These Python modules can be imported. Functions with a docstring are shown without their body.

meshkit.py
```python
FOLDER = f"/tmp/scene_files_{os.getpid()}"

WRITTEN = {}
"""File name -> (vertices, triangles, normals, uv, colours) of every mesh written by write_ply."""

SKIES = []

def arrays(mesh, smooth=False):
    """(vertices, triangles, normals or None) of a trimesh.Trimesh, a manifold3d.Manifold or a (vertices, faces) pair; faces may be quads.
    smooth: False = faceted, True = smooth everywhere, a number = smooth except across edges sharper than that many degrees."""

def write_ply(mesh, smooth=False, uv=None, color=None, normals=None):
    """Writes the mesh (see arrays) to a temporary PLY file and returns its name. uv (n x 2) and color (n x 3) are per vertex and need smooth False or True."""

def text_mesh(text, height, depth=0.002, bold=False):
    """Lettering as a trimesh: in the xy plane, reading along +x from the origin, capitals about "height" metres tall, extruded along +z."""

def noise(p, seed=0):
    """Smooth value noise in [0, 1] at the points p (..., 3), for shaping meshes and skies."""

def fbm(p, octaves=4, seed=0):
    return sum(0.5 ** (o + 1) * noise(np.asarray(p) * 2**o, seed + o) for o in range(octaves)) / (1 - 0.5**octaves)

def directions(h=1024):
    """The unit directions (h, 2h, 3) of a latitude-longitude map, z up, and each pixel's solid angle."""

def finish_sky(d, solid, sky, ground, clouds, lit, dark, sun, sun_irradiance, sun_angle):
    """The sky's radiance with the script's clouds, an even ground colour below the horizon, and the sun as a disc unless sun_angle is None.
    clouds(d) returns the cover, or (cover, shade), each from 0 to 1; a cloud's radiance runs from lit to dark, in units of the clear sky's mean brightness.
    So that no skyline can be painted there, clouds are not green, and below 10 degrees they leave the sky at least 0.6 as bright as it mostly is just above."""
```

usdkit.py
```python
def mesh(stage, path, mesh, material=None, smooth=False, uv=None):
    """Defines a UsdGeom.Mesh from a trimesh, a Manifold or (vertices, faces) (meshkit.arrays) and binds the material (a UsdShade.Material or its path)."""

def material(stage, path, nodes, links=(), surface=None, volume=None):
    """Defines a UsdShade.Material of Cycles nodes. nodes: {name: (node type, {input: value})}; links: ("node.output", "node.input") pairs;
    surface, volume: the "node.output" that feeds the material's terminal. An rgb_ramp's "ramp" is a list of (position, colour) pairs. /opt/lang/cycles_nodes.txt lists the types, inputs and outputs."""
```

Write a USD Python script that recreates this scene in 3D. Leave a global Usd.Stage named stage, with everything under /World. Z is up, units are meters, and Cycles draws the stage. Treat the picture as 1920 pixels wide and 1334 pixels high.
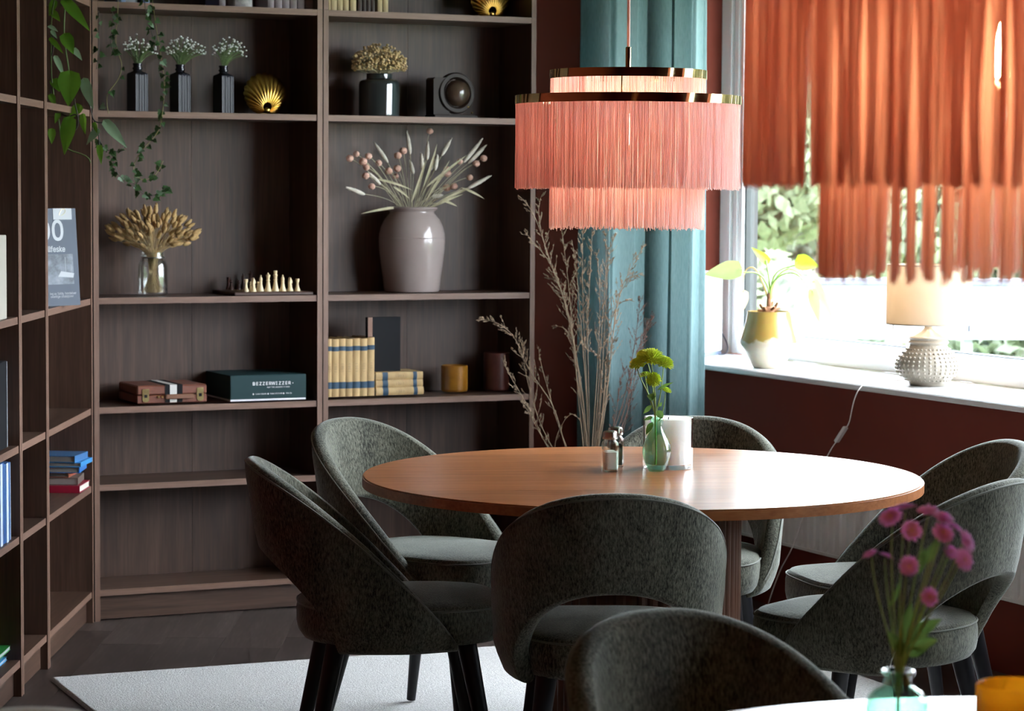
import math, random
import numpy as np
import trimesh
import usdkit, meshkit
from pxr import Usd, UsdGeom, UsdLux, UsdShade, Sdf, Gf, Vt

stage = Usd.Stage.CreateInMemory()
UsdGeom.SetStageUpAxis(stage, UsdGeom.Tokens.z)
UsdGeom.SetStageMetersPerUnit(stage, 1.0)
UsdGeom.Xform.Define(stage, '/World')
UsdGeom.Scope.Define(stage, '/World/Looks')

# ------------------------------------------------------------------ camera
FPX, PITCH, ROLL, CAMH = 4709.63, 0.0654596, 0.0060184, 1.4303645   # focal length in pixels of the 1920 px wide picture
_c, _s, _cr, _sr = math.cos(PITCH), math.sin(PITCH), math.cos(ROLL), math.sin(ROLL)
FW, UP0, RT0 = np.array([0, _c, -_s]), np.array([0, _s, _c]), np.array([1.0, 0, 0])
RT, UPV = RT0 * _cr + UP0 * _sr, UP0 * _cr - RT0 * _sr
EYE = np.array([0, 0, CAMH])
cam = UsdGeom.Camera.Define(stage, '/World/camera')
cam.CreateHorizontalApertureAttr(36.0)
cam.CreateVerticalApertureAttr(36.0 * 1334 / 1920)
cam.CreateFocalLengthAttr(36.0 * FPX / 1920)
cam.CreateFStopAttr(8.6)
cam.CreateFocusDistanceAttr(5.95)
cam.CreateClippingRangeAttr(Gf.Vec2f(0.05, 500))
cam.AddTransformOp().Set(Gf.Matrix4d(*RT, 0, *UPV, 0, *(-FW), 0, *EYE, 1))
cam.CreateExposureAttr(EXPOSURE := 2.9)

# ------------------------------------------------------------------ sky: bright overcast daylight
sky = UsdLux.DomeLight.Define(stage, '/World/sky')
sky.CreateIntensityAttr(1.0)
sky.CreateColorAttr(Gf.Vec3f(0.85, 0.93, 1.02))
sky.CreateExposureAttr(0.0)


# ------------------------------------------------------------------ pixel helpers: a pixel of the photo and one known plane give a point of the place
def ray(px, py):
    x, y = px - 960, py - 667
    a, b = x * _cr + y * _sr, -x * _sr + y * _cr
    return FW * FPX + RT0 * a - UP0 * b


def on_z(px, py, z):
    d = ray(px, py); return EYE + d * (z - CAMH) / d[2]


def at_y(px, py, Y):
    d = ray(px, py); return EYE + d * Y / d[1]


def on_plane(px, py, n, k):
    d = ray(px, py); return EYE + d * ((k - n @ EYE) / (n @ d))


# frames of the room: D runs along the back bookcases, NB into their wall; W_ runs along the window wall towards the corner, NW out through the window
TH, P0 = 1.1322043, np.array([-1.372, 8.222, 0.0])
D = np.array([math.sin(TH), math.cos(TH), 0]); NB = np.array([-D[1], D[0], 0])
BROT = math.atan2(D[1], D[0])
_wt = -0.4372392
W_ = np.array([math.sin(_wt), math.cos(_wt), 0]); NW = np.array([W_[1], -W_[0], 0])
WROT = math.atan2(-W_[1], -W_[0])


def B(u, v, z): return P0 + u * D + v * NB + np.array([0, 0, z])
def WN(n, w, z): return n * NW + w * W_ + np.array([0, 0, z])


def on_b(px, py, v=0.0):
    """pixel -> (u, z) on the plane v behind the front edges of the back bookcases"""
    P = on_plane(px, py, NB, NB @ P0 + v); return (P - P0) @ D, P[2]


def on_n(px, py, n):
    P = on_plane(px, py, NW, n); return W_ @ P, P[2]


# ------------------------------------------------------------------ prims
_used = {}


def numbered(parent, name):
    k = _used.setdefault((parent, name), -1) + 1
    _used[(parent, name)] = k
    return f'{parent}/{name}' if k == 0 else f'{parent}/{name}_{k:03d}'


def tag(prim, label=None, cat=None, group=None, kind=None):
    for k, v in (('label', label), ('category', cat), ('group', group), ('kind', kind)):
        if v: prim.SetCustomDataByKey(k, v)
    return prim


def thing(name, label=None, cat=None, loc=(0, 0, 0), rotz=0.0, group=None, kind=None):
    path = numbered('/World', name)
    x = UsdGeom.Xform.Define(stage, path)
    x.AddTranslateOp().Set(Gf.Vec3d(*map(float, loc)))
    if rotz: x.AddRotateZOp().Set(math.degrees(rotz))
    tag(x.GetPrim(), label, cat, group, kind)
    return path


def part(name, mesh, mat, parent='/World', smooth=False, label=None, cat=None, group=None, kind=None):
    path = numbered(parent, name)
    m = usdkit.mesh(stage, path, mesh, LK.get(mat, mat), smooth)
    tag(m.GetPrim(), label, cat, group, kind)
    return path


def dup(src, loc, rotz, label=None, group=None):
    s = stage.GetPrimAtPath(src); was = s.GetCustomData()
    base = src.split('/')[-1]
    if base[-4:-3] == '_' and base[-3:].isdigit(): base = base[:-4]
    path = thing(base, label or was['label'], was['category'], loc, rotz, group or was.get('group'))
    p = stage.GetPrimAtPath(path)
    p.GetReferences().AddInternalReference(Sdf.Path(src)); p.SetInstanceable(True)
    return path


def curves(name, strands, width, mat, parent, kind='stuff', label=None):
    path = numbered(parent, name)
    c = UsdGeom.BasisCurves.Define(stage, path)
    c.CreateTypeAttr('linear')
    c.CreateCurveVertexCountsAttr(Vt.IntArray([len(s) for s in strands]))
    c.CreatePointsAttr(Vt.Vec3fArray.FromNumpy(np.vstack(strands).astype(np.float32)))
    c.CreateWidthsAttr(Vt.FloatArray.FromNumpy(np.full(sum(len(s) for s in strands), width, np.float32)))
    c.SetWidthsInterpolation('vertex')
    UsdShade.MaterialBindingAPI.Apply(c.GetPrim()).Bind(LK[mat])
    tag(c.GetPrim(), label, kind=kind)
    return path


# ------------------------------------------------------------------ shapes: everything is (vertices, triangles)
def join(*ms):
    ms = [m for m in ms if m is not None]
    V, F, n = [], [], 0
    for v, f in ms:
        V.append(np.asarray(v, float)); F.append(np.asarray(f) + n); n += len(v)
    return np.vstack(V), np.vstack(F)


def move(m, t=(0, 0, 0), rz=0.0, rx=0.0, ry=0.0, s=1.0):
    v = np.asarray(m[0], float) * s
    for a, (i, j) in ((rx, (1, 2)), (ry, (2, 0)), (rz, (0, 1))):
        if a:
            c, sn = math.cos(a), math.sin(a)
            v = v.copy(); p, q = v[:, i].copy(), v[:, j].copy()
            v[:, i], v[:, j] = p * c - q * sn, p * sn + q * c
    return v + np.asarray(t, float), m[1]


def xform(m, T): return np.asarray(m[0]) @ T[:3, :3].T + T[:3, 3], m[1]


BOXF = np.array([[0, 2, 1], [1, 2, 3], [4, 5, 6], [5, 7, 6], [0, 1, 4], [1, 5, 4], [2, 6, 3], [3, 6, 7], [0, 4, 2], [2, 4, 6], [1, 3, 5], [3, 7, 5]])


def box(x0, x1, y0, y1, z0, z1, b=0.0):
    """a box, its edges chamfered by b"""
    if not b:
        return np.array([[x, y, z] for z in (z0, z1) for y in (y0, y1) for x in (x0, x1)], float), BOXF
    c = np.array([x0 + x1, y0 + y1, z0 + z1]) / 2; h = np.array([x1 - x0, y1 - y0, z1 - z0]) / 2
    b = min(b, *(h * .9))
    P = []
    for s in np.ndindex(2, 2, 2):
        s = np.array(s) * 2 - 1
        for k in range(3):
            q = h - b; q[k] = h[k]; P.append(c + s * q)
    return hull(np.array(P))


def hull(P):
    m = trimesh.convex.convex_hull(P)
    return np.array(m.vertices), np.array(m.faces)


def grid_faces(n, m, wrap=False):
    i = np.arange(n * m).reshape(n, m)
    a, b = i[:-1], i[1:]
    if wrap: a1, b1 = np.roll(a, -1, 1), np.roll(b, -1, 1)
    else: a, a1, b, b1 = a[:, :-1], a[:, 1:], b[:, :-1], b[:, 1:]
    return np.vstack([np.stack([a, a1, b1], -1).reshape(-1, 3), np.stack([a, b1, b], -1).reshape(-1, 3)])


def lathe(prof, n=48, closed=False):
    """revolve (r, z) points, listed from bottom to top on the outside, about z"""
    prof = np.asarray(prof, float)
    a = np.linspace(0, 2 * np.pi, n, endpoint=False)
    r = np.maximum(prof[:, 0], 1e-5)
    V = np.stack([r[:, None] * np.cos(a), r[:, None] * np.sin(a), np.repeat(prof[:, 1:2], n, 1)], -1)
    if closed: V = np.concatenate([V, V[:1]])
    return V.reshape(-1, 3), grid_faces(len(V), n, True)


def tube(P, r, k=6):
    P = np.asarray(P, float); n = len(P)
    r = np.broadcast_to(r, (n,))
    t = np.gradient(P, axis=0); t /= np.linalg.norm(t, axis=1, keepdims=True) + 1e-12
    a = np.zeros_like(t); ref = np.array([0.31, 0.94, 0.12])
    for i in range(n):
        q = ref - t[i] * (ref @ t[i])
        if np.linalg.norm(q) < 1e-3: q = np.cross(t[i], [0.1, 0.2, 0.97])
        a[i] = q / np.linalg.norm(q); ref = a[i]
    b = np.cross(t, a); g = np.linspace(0, 2 * np.pi, k, endpoint=False)
    V = P[:, None] + r[:, None, None] * (np.cos(g)[None, :, None] * a[:, None] + np.sin(g)[None, :, None] * b[:, None])
    V = np.concatenate([P[:1].repeat(k, 0)[None], V, P[-1:].repeat(k, 0)[None]])
    return V.reshape(-1, 3), grid_faces(n + 2, k, True)


def spline(P, n=16):
    """smooth curve through points"""
    P = np.asarray(P, float)
    if len(P) < 3: return np.linspace(P[0], P[-1], n)
    from scipy.interpolate import CubicSpline
    t = np.r_[0, np.cumsum(np.linalg.norm(np.diff(P, axis=0), axis=1) ** .5)]
    return CubicSpline(t, P)(np.linspace(0, t[-1], n))


def ball(r=1.0, sub=1, s=(1, 1, 1), c=(0, 0, 0)):
    m = trimesh.creation.icosphere(sub, r)
    return np.array(m.vertices) * s + np.asarray(c), np.array(m.faces)


def aim(d, up=(0, 0, 1)):
    """rotation whose z axis points along d"""
    z = np.asarray(d, float); z = z / np.linalg.norm(z)
    x = np.cross(up, z)
    if np.linalg.norm(x) < 1e-4: x = np.cross([0, 1, 0], z)
    x /= np.linalg.norm(x)
    return np.stack([x, np.cross(z, x), z], 1)


def place(m, R, t): return np.asarray(m[0]) @ R.T + np.asarray(t), m[1]


def leaf(base, tip, width, normal=(0, -1, .2), fold=.25, droop=.0, shape='heart', n=9):
    """a leaf blade: a folded, bent grid with a pointed tip; heart = broad at its base, oval = broad in the middle"""
    base, tip = np.asarray(base, float), np.asarray(tip, float)
    ax = tip - base; L = np.linalg.norm(ax); ax /= L
    nr = np.asarray(normal, float); nr = nr - ax * (nr @ ax); nr /= np.linalg.norm(nr) + 1e-9
    sd = np.cross(nr, ax)
    t = np.linspace(0, 1, n)
    if shape == 'heart': w = np.sin(np.pi * t ** .55) ** .8 * (1 - .25 * t)
    elif shape == 'blade': w = np.sin(np.pi * np.clip(t, 0.02, 1) ** .7) ** .7
    else: w = np.sin(np.pi * t ** .8) ** .9
    w = np.maximum(w, .02) * width / 2
    c = np.linspace(-1, 1, 5)
    bend = -droop * L * (t - .35) ** 2
    back = np.where(t < .12, 1, 0) * (shape == 'heart') * .10 * L
    P = base + (t * L)[:, None, None] * ax + (w[:, None] * c)[:, :, None] * sd + (np.abs(c)[None] * w[:, None] * fold + bend[:, None])[:, :, None] * nr
    P = P - (back[:, None] * np.abs(c)[None])[:, :, None] * ax
    return P.reshape(-1, 3), grid_faces(n, 5)


def text(s, h, depth=.0006, bold=False, center=True):
    m = meshkit.text_mesh(s, h, depth, bold)
    v = np.array(m.vertices)
    if center: v[:, 0] -= (v[:, 0].min() + v[:, 0].max()) / 2
    return v, np.array(m.faces)


def upright(m):
    """from the xy plane (reading +x, facing +z) to the xz plane facing -y"""
    v = m[0]; return np.stack([v[:, 0], -v[:, 2], v[:, 1]], 1), m[1]


# ------------------------------------------------------------------ materials
LK = {}


def mk(name, nodes, links, surface, volume=None):
    LK[name] = usdkit.material(stage, f'/World/Looks/{name}', nodes, links, surface, volume)


def plain(name, color, rough=.5, metal=0.0, spec=.5, **k):
    mk(name, {'p': ('principled_bsdf', dict(base_color=color, roughness=rough, metallic=metal, specular_ior_level=spec, **k))}, [], 'p.BSDF')


def varied(name, c1, c2, scale, rough=.5, bump=0.0, bscale=None, bdist=.001, detail=4, metal=0.0, spec=.5, pos=(0.3, 0.7), **k):
    """two colours mixed by noise, with an optional finer bump"""
    bscale = bscale or scale
    nodes = {'tc': ('texture_coordinate', {}), 'oi': ('object_info', {}), 'w': ('math', dict(math_type='multiply', value2=37.0)),
             'mp': ('mapping', dict(scale=scale)), 'n': ('noise_texture', dict(dimensions='4D', scale=1.0, detail=detail, roughness=.6)),
             'r': ('rgb_ramp', dict(ramp=[(pos[0], c1), (pos[1], c2)])),
             'p': ('principled_bsdf', dict(roughness=rough, metallic=metal, specular_ior_level=spec, **k))}
    links = [('tc.object', 'mp.vector'), ('mp.vector', 'n.vector'), ('oi.random', 'w.value1'), ('w.value', 'n.w'), ('n.fac', 'r.fac'), ('r.color', 'p.base_color')]
    if bump:
        nodes |= {'mb': ('mapping', dict(scale=bscale)), 'nb': ('noise_texture', dict(scale=1.0, detail=3.0, roughness=.6)), 'b': ('bump', dict(strength=bump, distance=bdist))}
        links += [('tc.object', 'mb.vector'), ('mb.vector', 'nb.vector'), ('nb.fac', 'b.height'), ('b.normal', 'p.normal')]
    mk(name, nodes, links, 'p.BSDF')


def wood(name, dark, mid, light, scale, rough=.45, fine=6.0, tone=.25, spec=.5, coat=0.0):
    """streaky grain, stretched along the axis whose scale is small; each piece gets its own cut and tone"""
    nodes = {'tc': ('texture_coordinate', {}), 'oi': ('object_info', {}), 'w': ('math', dict(math_type='multiply', value2=53.0)),
             'mp': ('mapping', dict(scale=scale)), 'n': ('noise_texture', dict(dimensions='4D', scale=1.0, detail=5.0, roughness=.55, distortion=.6)),
             'm2': ('mapping', dict(scale=tuple(x * fine for x in scale))), 'n2': ('noise_texture', dict(dimensions='4D', scale=1.0, detail=2.0, roughness=.5)),
             'a': ('mix_float', dict(fac=.42)), 'r': ('rgb_ramp', dict(ramp=[(.25, dark), (.5, mid), (.75, light)])),
             'tn': ('map_range', dict(from_min=0.0, from_max=1.0, to_min=1 - tone, to_max=1 + tone)),
             'h': ('hsv', dict(hue=.5, saturation=1.0)),
             'b': ('bump', dict(strength=.12, distance=.0006)),
             'p': ('principled_bsdf', dict(roughness=rough, specular_ior_level=spec, coat_weight=coat, coat_roughness=.2))}
    links = [('tc.object', 'mp.vector'), ('mp.vector', 'n.vector'), ('tc.object', 'm2.vector'), ('m2.vector', 'n2.vector'), ('oi.random', 'w.value1'), ('w.value', 'n.w'), ('w.value', 'n2.w'),
             ('n.fac', 'a.a'), ('n2.fac', 'a.b'), ('a.result', 'r.fac'), ('oi.random', 'tn.value'), ('tn.result', 'h.value'), ('r.color', 'h.color'), ('h.color', 'p.base_color'),
             ('n2.fac', 'b.height'), ('b.normal', 'p.normal')]
    mk(name, nodes, links, 'p.BSDF')


def leafy(name, c1, c2, rough=.4, trans=.45, tcol=None):
    tcol = tcol or tuple(min(1, x * 1.6) for x in c2)
    mk(name, {'tc': ('texture_coordinate', {}), 'oi': ('object_info', {}), 'w': ('math', dict(math_type='multiply', value2=19.0)), 'n': ('noise_texture', dict(dimensions='4D', scale=22.0, detail=2.0)),
              'r': ('rgb_ramp', dict(ramp=[(.3, c1), (.7, c2)])), 'p': ('principled_bsdf', dict(roughness=rough)), 't': ('translucent_bsdf', dict(color=tcol)), 'x': ('mix_closure', dict(fac=trans))},
       [('tc.object', 'n.vector'), ('oi.random', 'w.value1'), ('w.value', 'n.w'), ('n.fac', 'r.fac'), ('r.color', 'p.base_color'), ('p.BSDF', 'x.closure1'), ('t.BSDF', 'x.closure2')], 'x.closure')


def glass(name, color, base=.03, power=3.0, top=.75):
    """thin-walled clear or tinted glass: light passes, the rim mirrors"""
    mk(name, {'t': ('transparent_bsdf', dict(color=color)), 'g': ('glossy_bsdf', dict(color=(1, 1, 1), roughness=.02)), 'f': ('layer_weight', dict(blend=.5)),
              'q': ('math', dict(math_type='power', value2=power)), 'y': ('math', dict(math_type='multiply_add', value2=top, value3=base)), 'x': ('mix_closure', {})},
       [('f.facing', 'q.value1'), ('q.value', 'y.value1'), ('y.value', 'x.fac'), ('t.BSDF', 'x.closure1'), ('g.BSDF', 'x.closure2')], 'x.closure')


def emit(name, color, strength):
    mk(name, {'e': ('emission', dict(color=color, strength=strength))}, [], 'e.emission')


wood('walnut_upright', (.031, .0145, .0090), (.072, .036, .0235), (.132, .072, .048), (26, 26, 1.3), rough=.5, tone=.18)
wood('walnut_lengthwise', (.036, .017, .0105), (.080, .041, .027), (.142, .080, .054), (1.3, 26, 26), rough=.42, tone=.18)
wood('walnut_edge', (.12, .063, .042), (.185, .102, .071), (.255, .150, .108), (3, 60, 60), rough=.5, tone=.1)
wood('walnut_edge_upright', (.12, .063, .042), (.185, .102, .071), (.255, .150, .108), (60, 60, 3), rough=.5, tone=.1)
wood('plank_wood', (.018, .012, .010), (.050, .036, .032), (.115, .088, .080), (20, 1.8, 20), rough=.36, tone=.45)
varied('wall_paint', (.185, .042, .028), (.215, .050, .034), (1.5, 1.5, 1.5), rough=.85, spec=.15, bump=.15, bscale=(180, 180, 180), bdist=.0005)
varied('white_paint', (.74, .75, .77), (.80, .81, .82), (2, 2, 2), rough=.35)
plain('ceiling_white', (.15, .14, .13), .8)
plain('frame_white', (.86, .87, .88), .3)
plain('gasket_black', (.015, .018, .02), .5)
plain('bead_grey', (.10, .17, .24), .5)
varied('sill_white', (.80, .80, .80), (.86, .86, .86), (9, 9, 9), rough=.12, spec=.6)
plain('radiator_white', (.62, .58, .55), .4)
mk('pane_glass', {'t': ('transparent_bsdf', dict(color=(.985, .992, .99))), 'g': ('glossy_bsdf', dict(color=(1, 1, 1), roughness=0.0)), 'f': ('layer_weight', dict(blend=.5)),
                  'q': ('math', dict(math_type='power', value2=4.0)), 'y': ('math', dict(math_type='multiply_add', value2=.6, value3=.02)), 'x': ('mix_closure', {})},
   [('f.facing', 'q.value1'), ('q.value', 'y.value1'), ('y.value', 'x.fac'), ('t.BSDF', 'x.closure1'), ('g.BSDF', 'x.closure2')], 'x.closure')
# ================================================================== the room
ZS = 0.823              # top of the window sill
N_SILL, N_WALL, N_FRAME = 4.37, 4.50, 4.755
W_BACK = 8.312          # the back wall
XL, YR, HC = -1.672, -1.5, 2.62


def inter_nw(n, Y):     # point of the window wall plane at a depth Y
    return np.array([(n - NW[1] * Y) / NW[0], Y])


corner = WN(N_WALL, W_BACK, 0)[:2]
lb = np.array([XL, (W_BACK - W_[0] * XL) / W_[1]])
outline = [np.array([XL, YR]), inter_nw(N_WALL, YR), corner, lb]


def slab(poly, z0, z1):
    import shapely
    m = trimesh.creation.extrude_polygon(shapely.Polygon(poly), z1 - z0, engine='earcut')
    return np.array(m.vertices) + [0, 0, z0], np.array(m.faces)


floor = thing('floor', kind='structure')
part('subfloor', slab(outline, -.12, -.006), 'plank_wood', floor)
rng = random.Random(5)
PW, PL = .19, 1.22
for i in range(24):
    x = XL + .004 + i * PW
    y = 4.3 - rng.random() * PL
    while y < 9.4:
        y1 = y + PL
        ylim = 9.7 if x < corner[0] else 9.7
        # keep inside the room: back wall and window wall
        yb = min((W_BACK - W_[0] * xx) / W_[1] for xx in (x, x + PW)) - .002
        yw = min((N_WALL - NW[0] * xx) / NW[1] for xx in (x, x + PW)) - .002
        ye = min(y1 - .0016, yb, yw)
        if ye - y > .1:
            part('plank', box(x, x + PW - .0007, y, ye, -.006, rng.uniform(-.0003, .0001), .0006), 'plank_wood', floor)
        y = y1
part('ceiling', slab(outline, HC, HC + .1), 'ceiling_white', kind='structure')
# walls, each a slab outside the outline


def wall_slab(a, b, out, t=.12, z0=-.12, z1=HC):
    a, b = np.asarray(a), np.asarray(b); o = np.asarray(out) * t
    return slab([a, b, b + o, a + o], z0, z1)


part('wall_left', wall_slab(outline[3], outline[0], (-1, 0)), 'wall_paint', kind='structure')
part('wall_rear', wall_slab(outline[0], outline[1], (0, -1)), 'wall_paint', kind='structure')
# the back wall runs on into the window niche
part('wall_back', wall_slab(outline[3], WN(N_FRAME + .10, W_BACK, 0)[:2], W_[:2], .14), 'wall_paint', kind='structure')
# window wall: local x runs from the corner towards the camera, y out of the room
wr = thing('wall_right', kind='structure', loc=WN(N_WALL, W_BACK, 0), rotz=WROT)
LEN = np.linalg.norm(outline[1] - corner)
T_W = N_FRAME + .10 - N_WALL            # thickness of the window wall
WINS = [(0.0, 4.2), (5.1, 5.9)]
ZT = 2.42
part('parapet', box(0, LEN, 0, T_W, -.12, ZS - .021), 'wall_paint', wr)
part('lintel', box(0, LEN, 0, T_W, ZT, HC), 'wall_paint', wr)
edges = [w for a in WINS for w in a][1:] + [LEN]
for a, b in zip(edges[0::2], edges[1::2]):
    part('pier', box(a, b, 0, T_W, ZS - .021, ZT), 'wall_paint', wr)
# windows
NF = N_FRAME - N_WALL
for k, (a, b) in enumerate(WINS):
    wdw = thing(f'window_{k + 1}', kind='structure', loc=WN(N_WALL, W_BACK, 0), rotz=WROT)
    part('window_sill', box(a + .003, b - .003 if k else b, -(N_WALL - N_SILL), NF + .005, ZS - .020, ZS, .004), 'sill_white', wdw)
    f, zb = .055, ZS + .001
    y0, y1 = NF, NF + .07
    if k == 0:
        # stepped jamb beside the corner: outer frame, black gasket, sash, glazing bead
        part('frame_jamb', box(a + .001, a + .062, y0 - .004, y1, zb, ZT - .001, .002), 'frame_white', wdw)
        part('frame_jamb', box(a + .066, a + .082, y0 - .008, y1, zb, ZT - .001, .002), 'frame_white', wdw)
        part('gasket', box(a + .082, a + .092, y0 + .01, y1, zb, ZT - .001), 'gasket_black', wdw)
        part('frame_jamb', box(a + .092, a + .122, y0, y1, zb, ZT - .001, .002), 'frame_white', wdw)
        part('frame_jamb', box(a + .124, a + .150, y0 + .006, y1, zb, ZT - .001, .002), 'frame_white', wdw)
        part('gasket', box(a + .150, a + .158, y0 + .02, y1, zb + .07, ZT - .001), 'gasket_black', wdw)
        x0 = a + .158
    else:
        part('frame_jamb', box(a, a + f, y0, y1, zb, ZT, .003), 'frame_white', wdw); x0 = a + f
    part('frame_jamb', box(b - f, b, y0, y1, zb, ZT, .003), 'frame_white', wdw)
    part('frame_rail', box(x0 - (.158 - .124 if k == 0 else 0), b - f, y0, y1, zb, zb + .088, .004), 'frame_white', wdw)
    part('glazing_bead', box(x0, b - f, y0 + .010, y1 - .02, zb + .088, zb + .0915), 'bead_grey', wdw)
    part('frame_rail', box(x0, b - f, y0, y1, ZT - .07, ZT, .004), 'frame_white', wdw)
    for xm in ([2.35] if k == 0 else [.30]):
        part('mullion', box(a + xm, a + xm + .07, y0, y1, zb + .088, ZT - .07, .003), 'frame_white', wdw)
    part('window_pane', box(x0 - .004, b - f + .004, y0 + .03, y0 + .034, zb + .08, ZT - .06), 'pane_glass', wdw)

# ================================================================== outside
leafy('leaf_outside', (.12, .15, .085), (.29, .335, .215), .5, .4, (.30, .35, .22))
leafy('leaf_outside_dark', (.030, .045, .022), (.09, .115, .06), .5, .35, (.12, .15, .08))
leafy('leaf_hedge', (.030, .040, .022), (.095, .115, .070), .6, .3, (.08, .10, .06))
varied('bark', (.08, .06, .04), (.16, .12, .09), (20, 20, 4), .8)
varied('grass', (.10, .15, .05), (.18, .24, .09), (3, 3, 3), .9)
plain('screen_white', (.21, .22, .25), .6)
plain('screen_grey', (.085, .095, .125), .6)
lawn = box(-30, 40, 0, 40, -.35, -.15)
part('garden_lawn', move(lawn, WN(N_FRAME + .25, 4, 0), WROT), 'grass', kind='structure')


def tree(name, px, n, label, cat, h, r, seed, mat, trunk=True, leaf_size=.13, count=2600, z0=.0):
    w, _ = on_n(px, 500, n)
    rs = np.random.default_rng(seed)
    t = thing(name, label, cat, WN(n, w, -.15))
    blobs = [(rs.normal(0, .35, 3) * [r, r, h * .28] + [0, 0, z0 + (h - z0) * .46], r * rs.uniform(.45, .7)) for _ in range(9)]
    P, N = [], []
    for c, rad in blobs:
        k = count // 9
        d = rs.normal(size=(k, 3)); d /= np.linalg.norm(d, axis=1, keepdims=True)
        P.append(c + d * rad * rs.uniform(.75, 1.05, (k, 1))); N.append(d)
    P, N = np.vstack(P), np.vstack(N)
    keep = P[:, 2] > .05; P, N = P[keep], N[keep]
    q = N + rs.normal(0, .6, N.shape); q /= np.linalg.norm(q, axis=1, keepdims=True)
    s = np.cross(q, rs.normal(size=q.shape)); s /= np.linalg.norm(s, axis=1, keepdims=True); u = np.cross(q, s)
    L = leaf_size * rs.uniform(.7, 1.3, (len(P), 1))
    V = np.stack([P - s * L, P + u * L * .45, P + s * L, P - u * L * .45], 1).reshape(-1, 3)
    i = np.arange(len(P))[:, None] * 4
    F = np.vstack([i + [0, 1, 2], i + [0, 2, 3]])
    if trunk:
        part('trunk', tube(spline([[0, 0, -.02], [.05, .02, h * .25], [0, .04, h * .55]], 8), np.linspace(.11, .05, 8), 8), 'bark', t, 40)
        for b in range(5):
            c = blobs[b][0]
            part('branch', tube(spline([[.02, .03, h * .3], c * [.5, .5, .8], c], 6), np.linspace(.04, .012, 6), 5), 'bark', t, 40)
    part('foliage', (V, F), mat, t, kind='stuff')
    return t


tree('garden_tree', 1415, 12.0, 'light leafy tree outside, beside the left window frame above the potted plant', 'tree', 4.0, .98, 1, 'leaf_outside')
tree('garden_tree', 1560, 16.0, 'pale green tree outside behind the edge of the terracotta fringe lamp', 'tree', 4.6, 1.25, 2, 'leaf_outside')
tree('garden_tree', 1735, 12.0, 'leafy tree outside straight above the sill lamp', 'tree', 4.0, .98, 3, 'leaf_outside')
tree('garden_tree', 1880, 16.0, 'leafy tree outside at the right border of the picture', 'tree', 4.6, 1.25, 4, 'leaf_outside')
tree('garden_bush', 1610, 9.6, 'low bush outside between the potted plant and the sill lamp', 'bush', .75, .5, 5, 'leaf_outside_dark', False, .07, 1500)
tree('garden_bush', 1865, 9.2, 'low bush outside on the right of the sill lamp', 'bush', .95, .55, 6, 'leaf_outside_dark', False, .07, 1800)
tree('garden_bush', 1455, 10.2, 'tall bush outside directly behind the potted plant', 'bush', 1.5, .65, 7, 'leaf_outside', False, .08, 1800)
rs = np.random.default_rng(9)
t = thing('garden_hedge', 'tall pale green hedge far outside behind the garden trees', 'hedge', WN(21.5, 24, -.15), WROT)
hn = 16000
hp = np.stack([rs.uniform(-14, 22, hn), rs.normal(0, .6, hn), rs.uniform(.05, 1, hn) ** .9 * 4.6 + rs.normal(0, .15, hn).clip(-.04)], 1)
hs = rs.normal(size=(hn, 3)); hs /= np.linalg.norm(hs, axis=1, keepdims=True)
hu = np.cross(hs, rs.normal(size=(hn, 3))); hu /= np.linalg.norm(hu, axis=1, keepdims=True)
hl = rs.uniform(.18, .36, (hn, 1))
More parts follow.
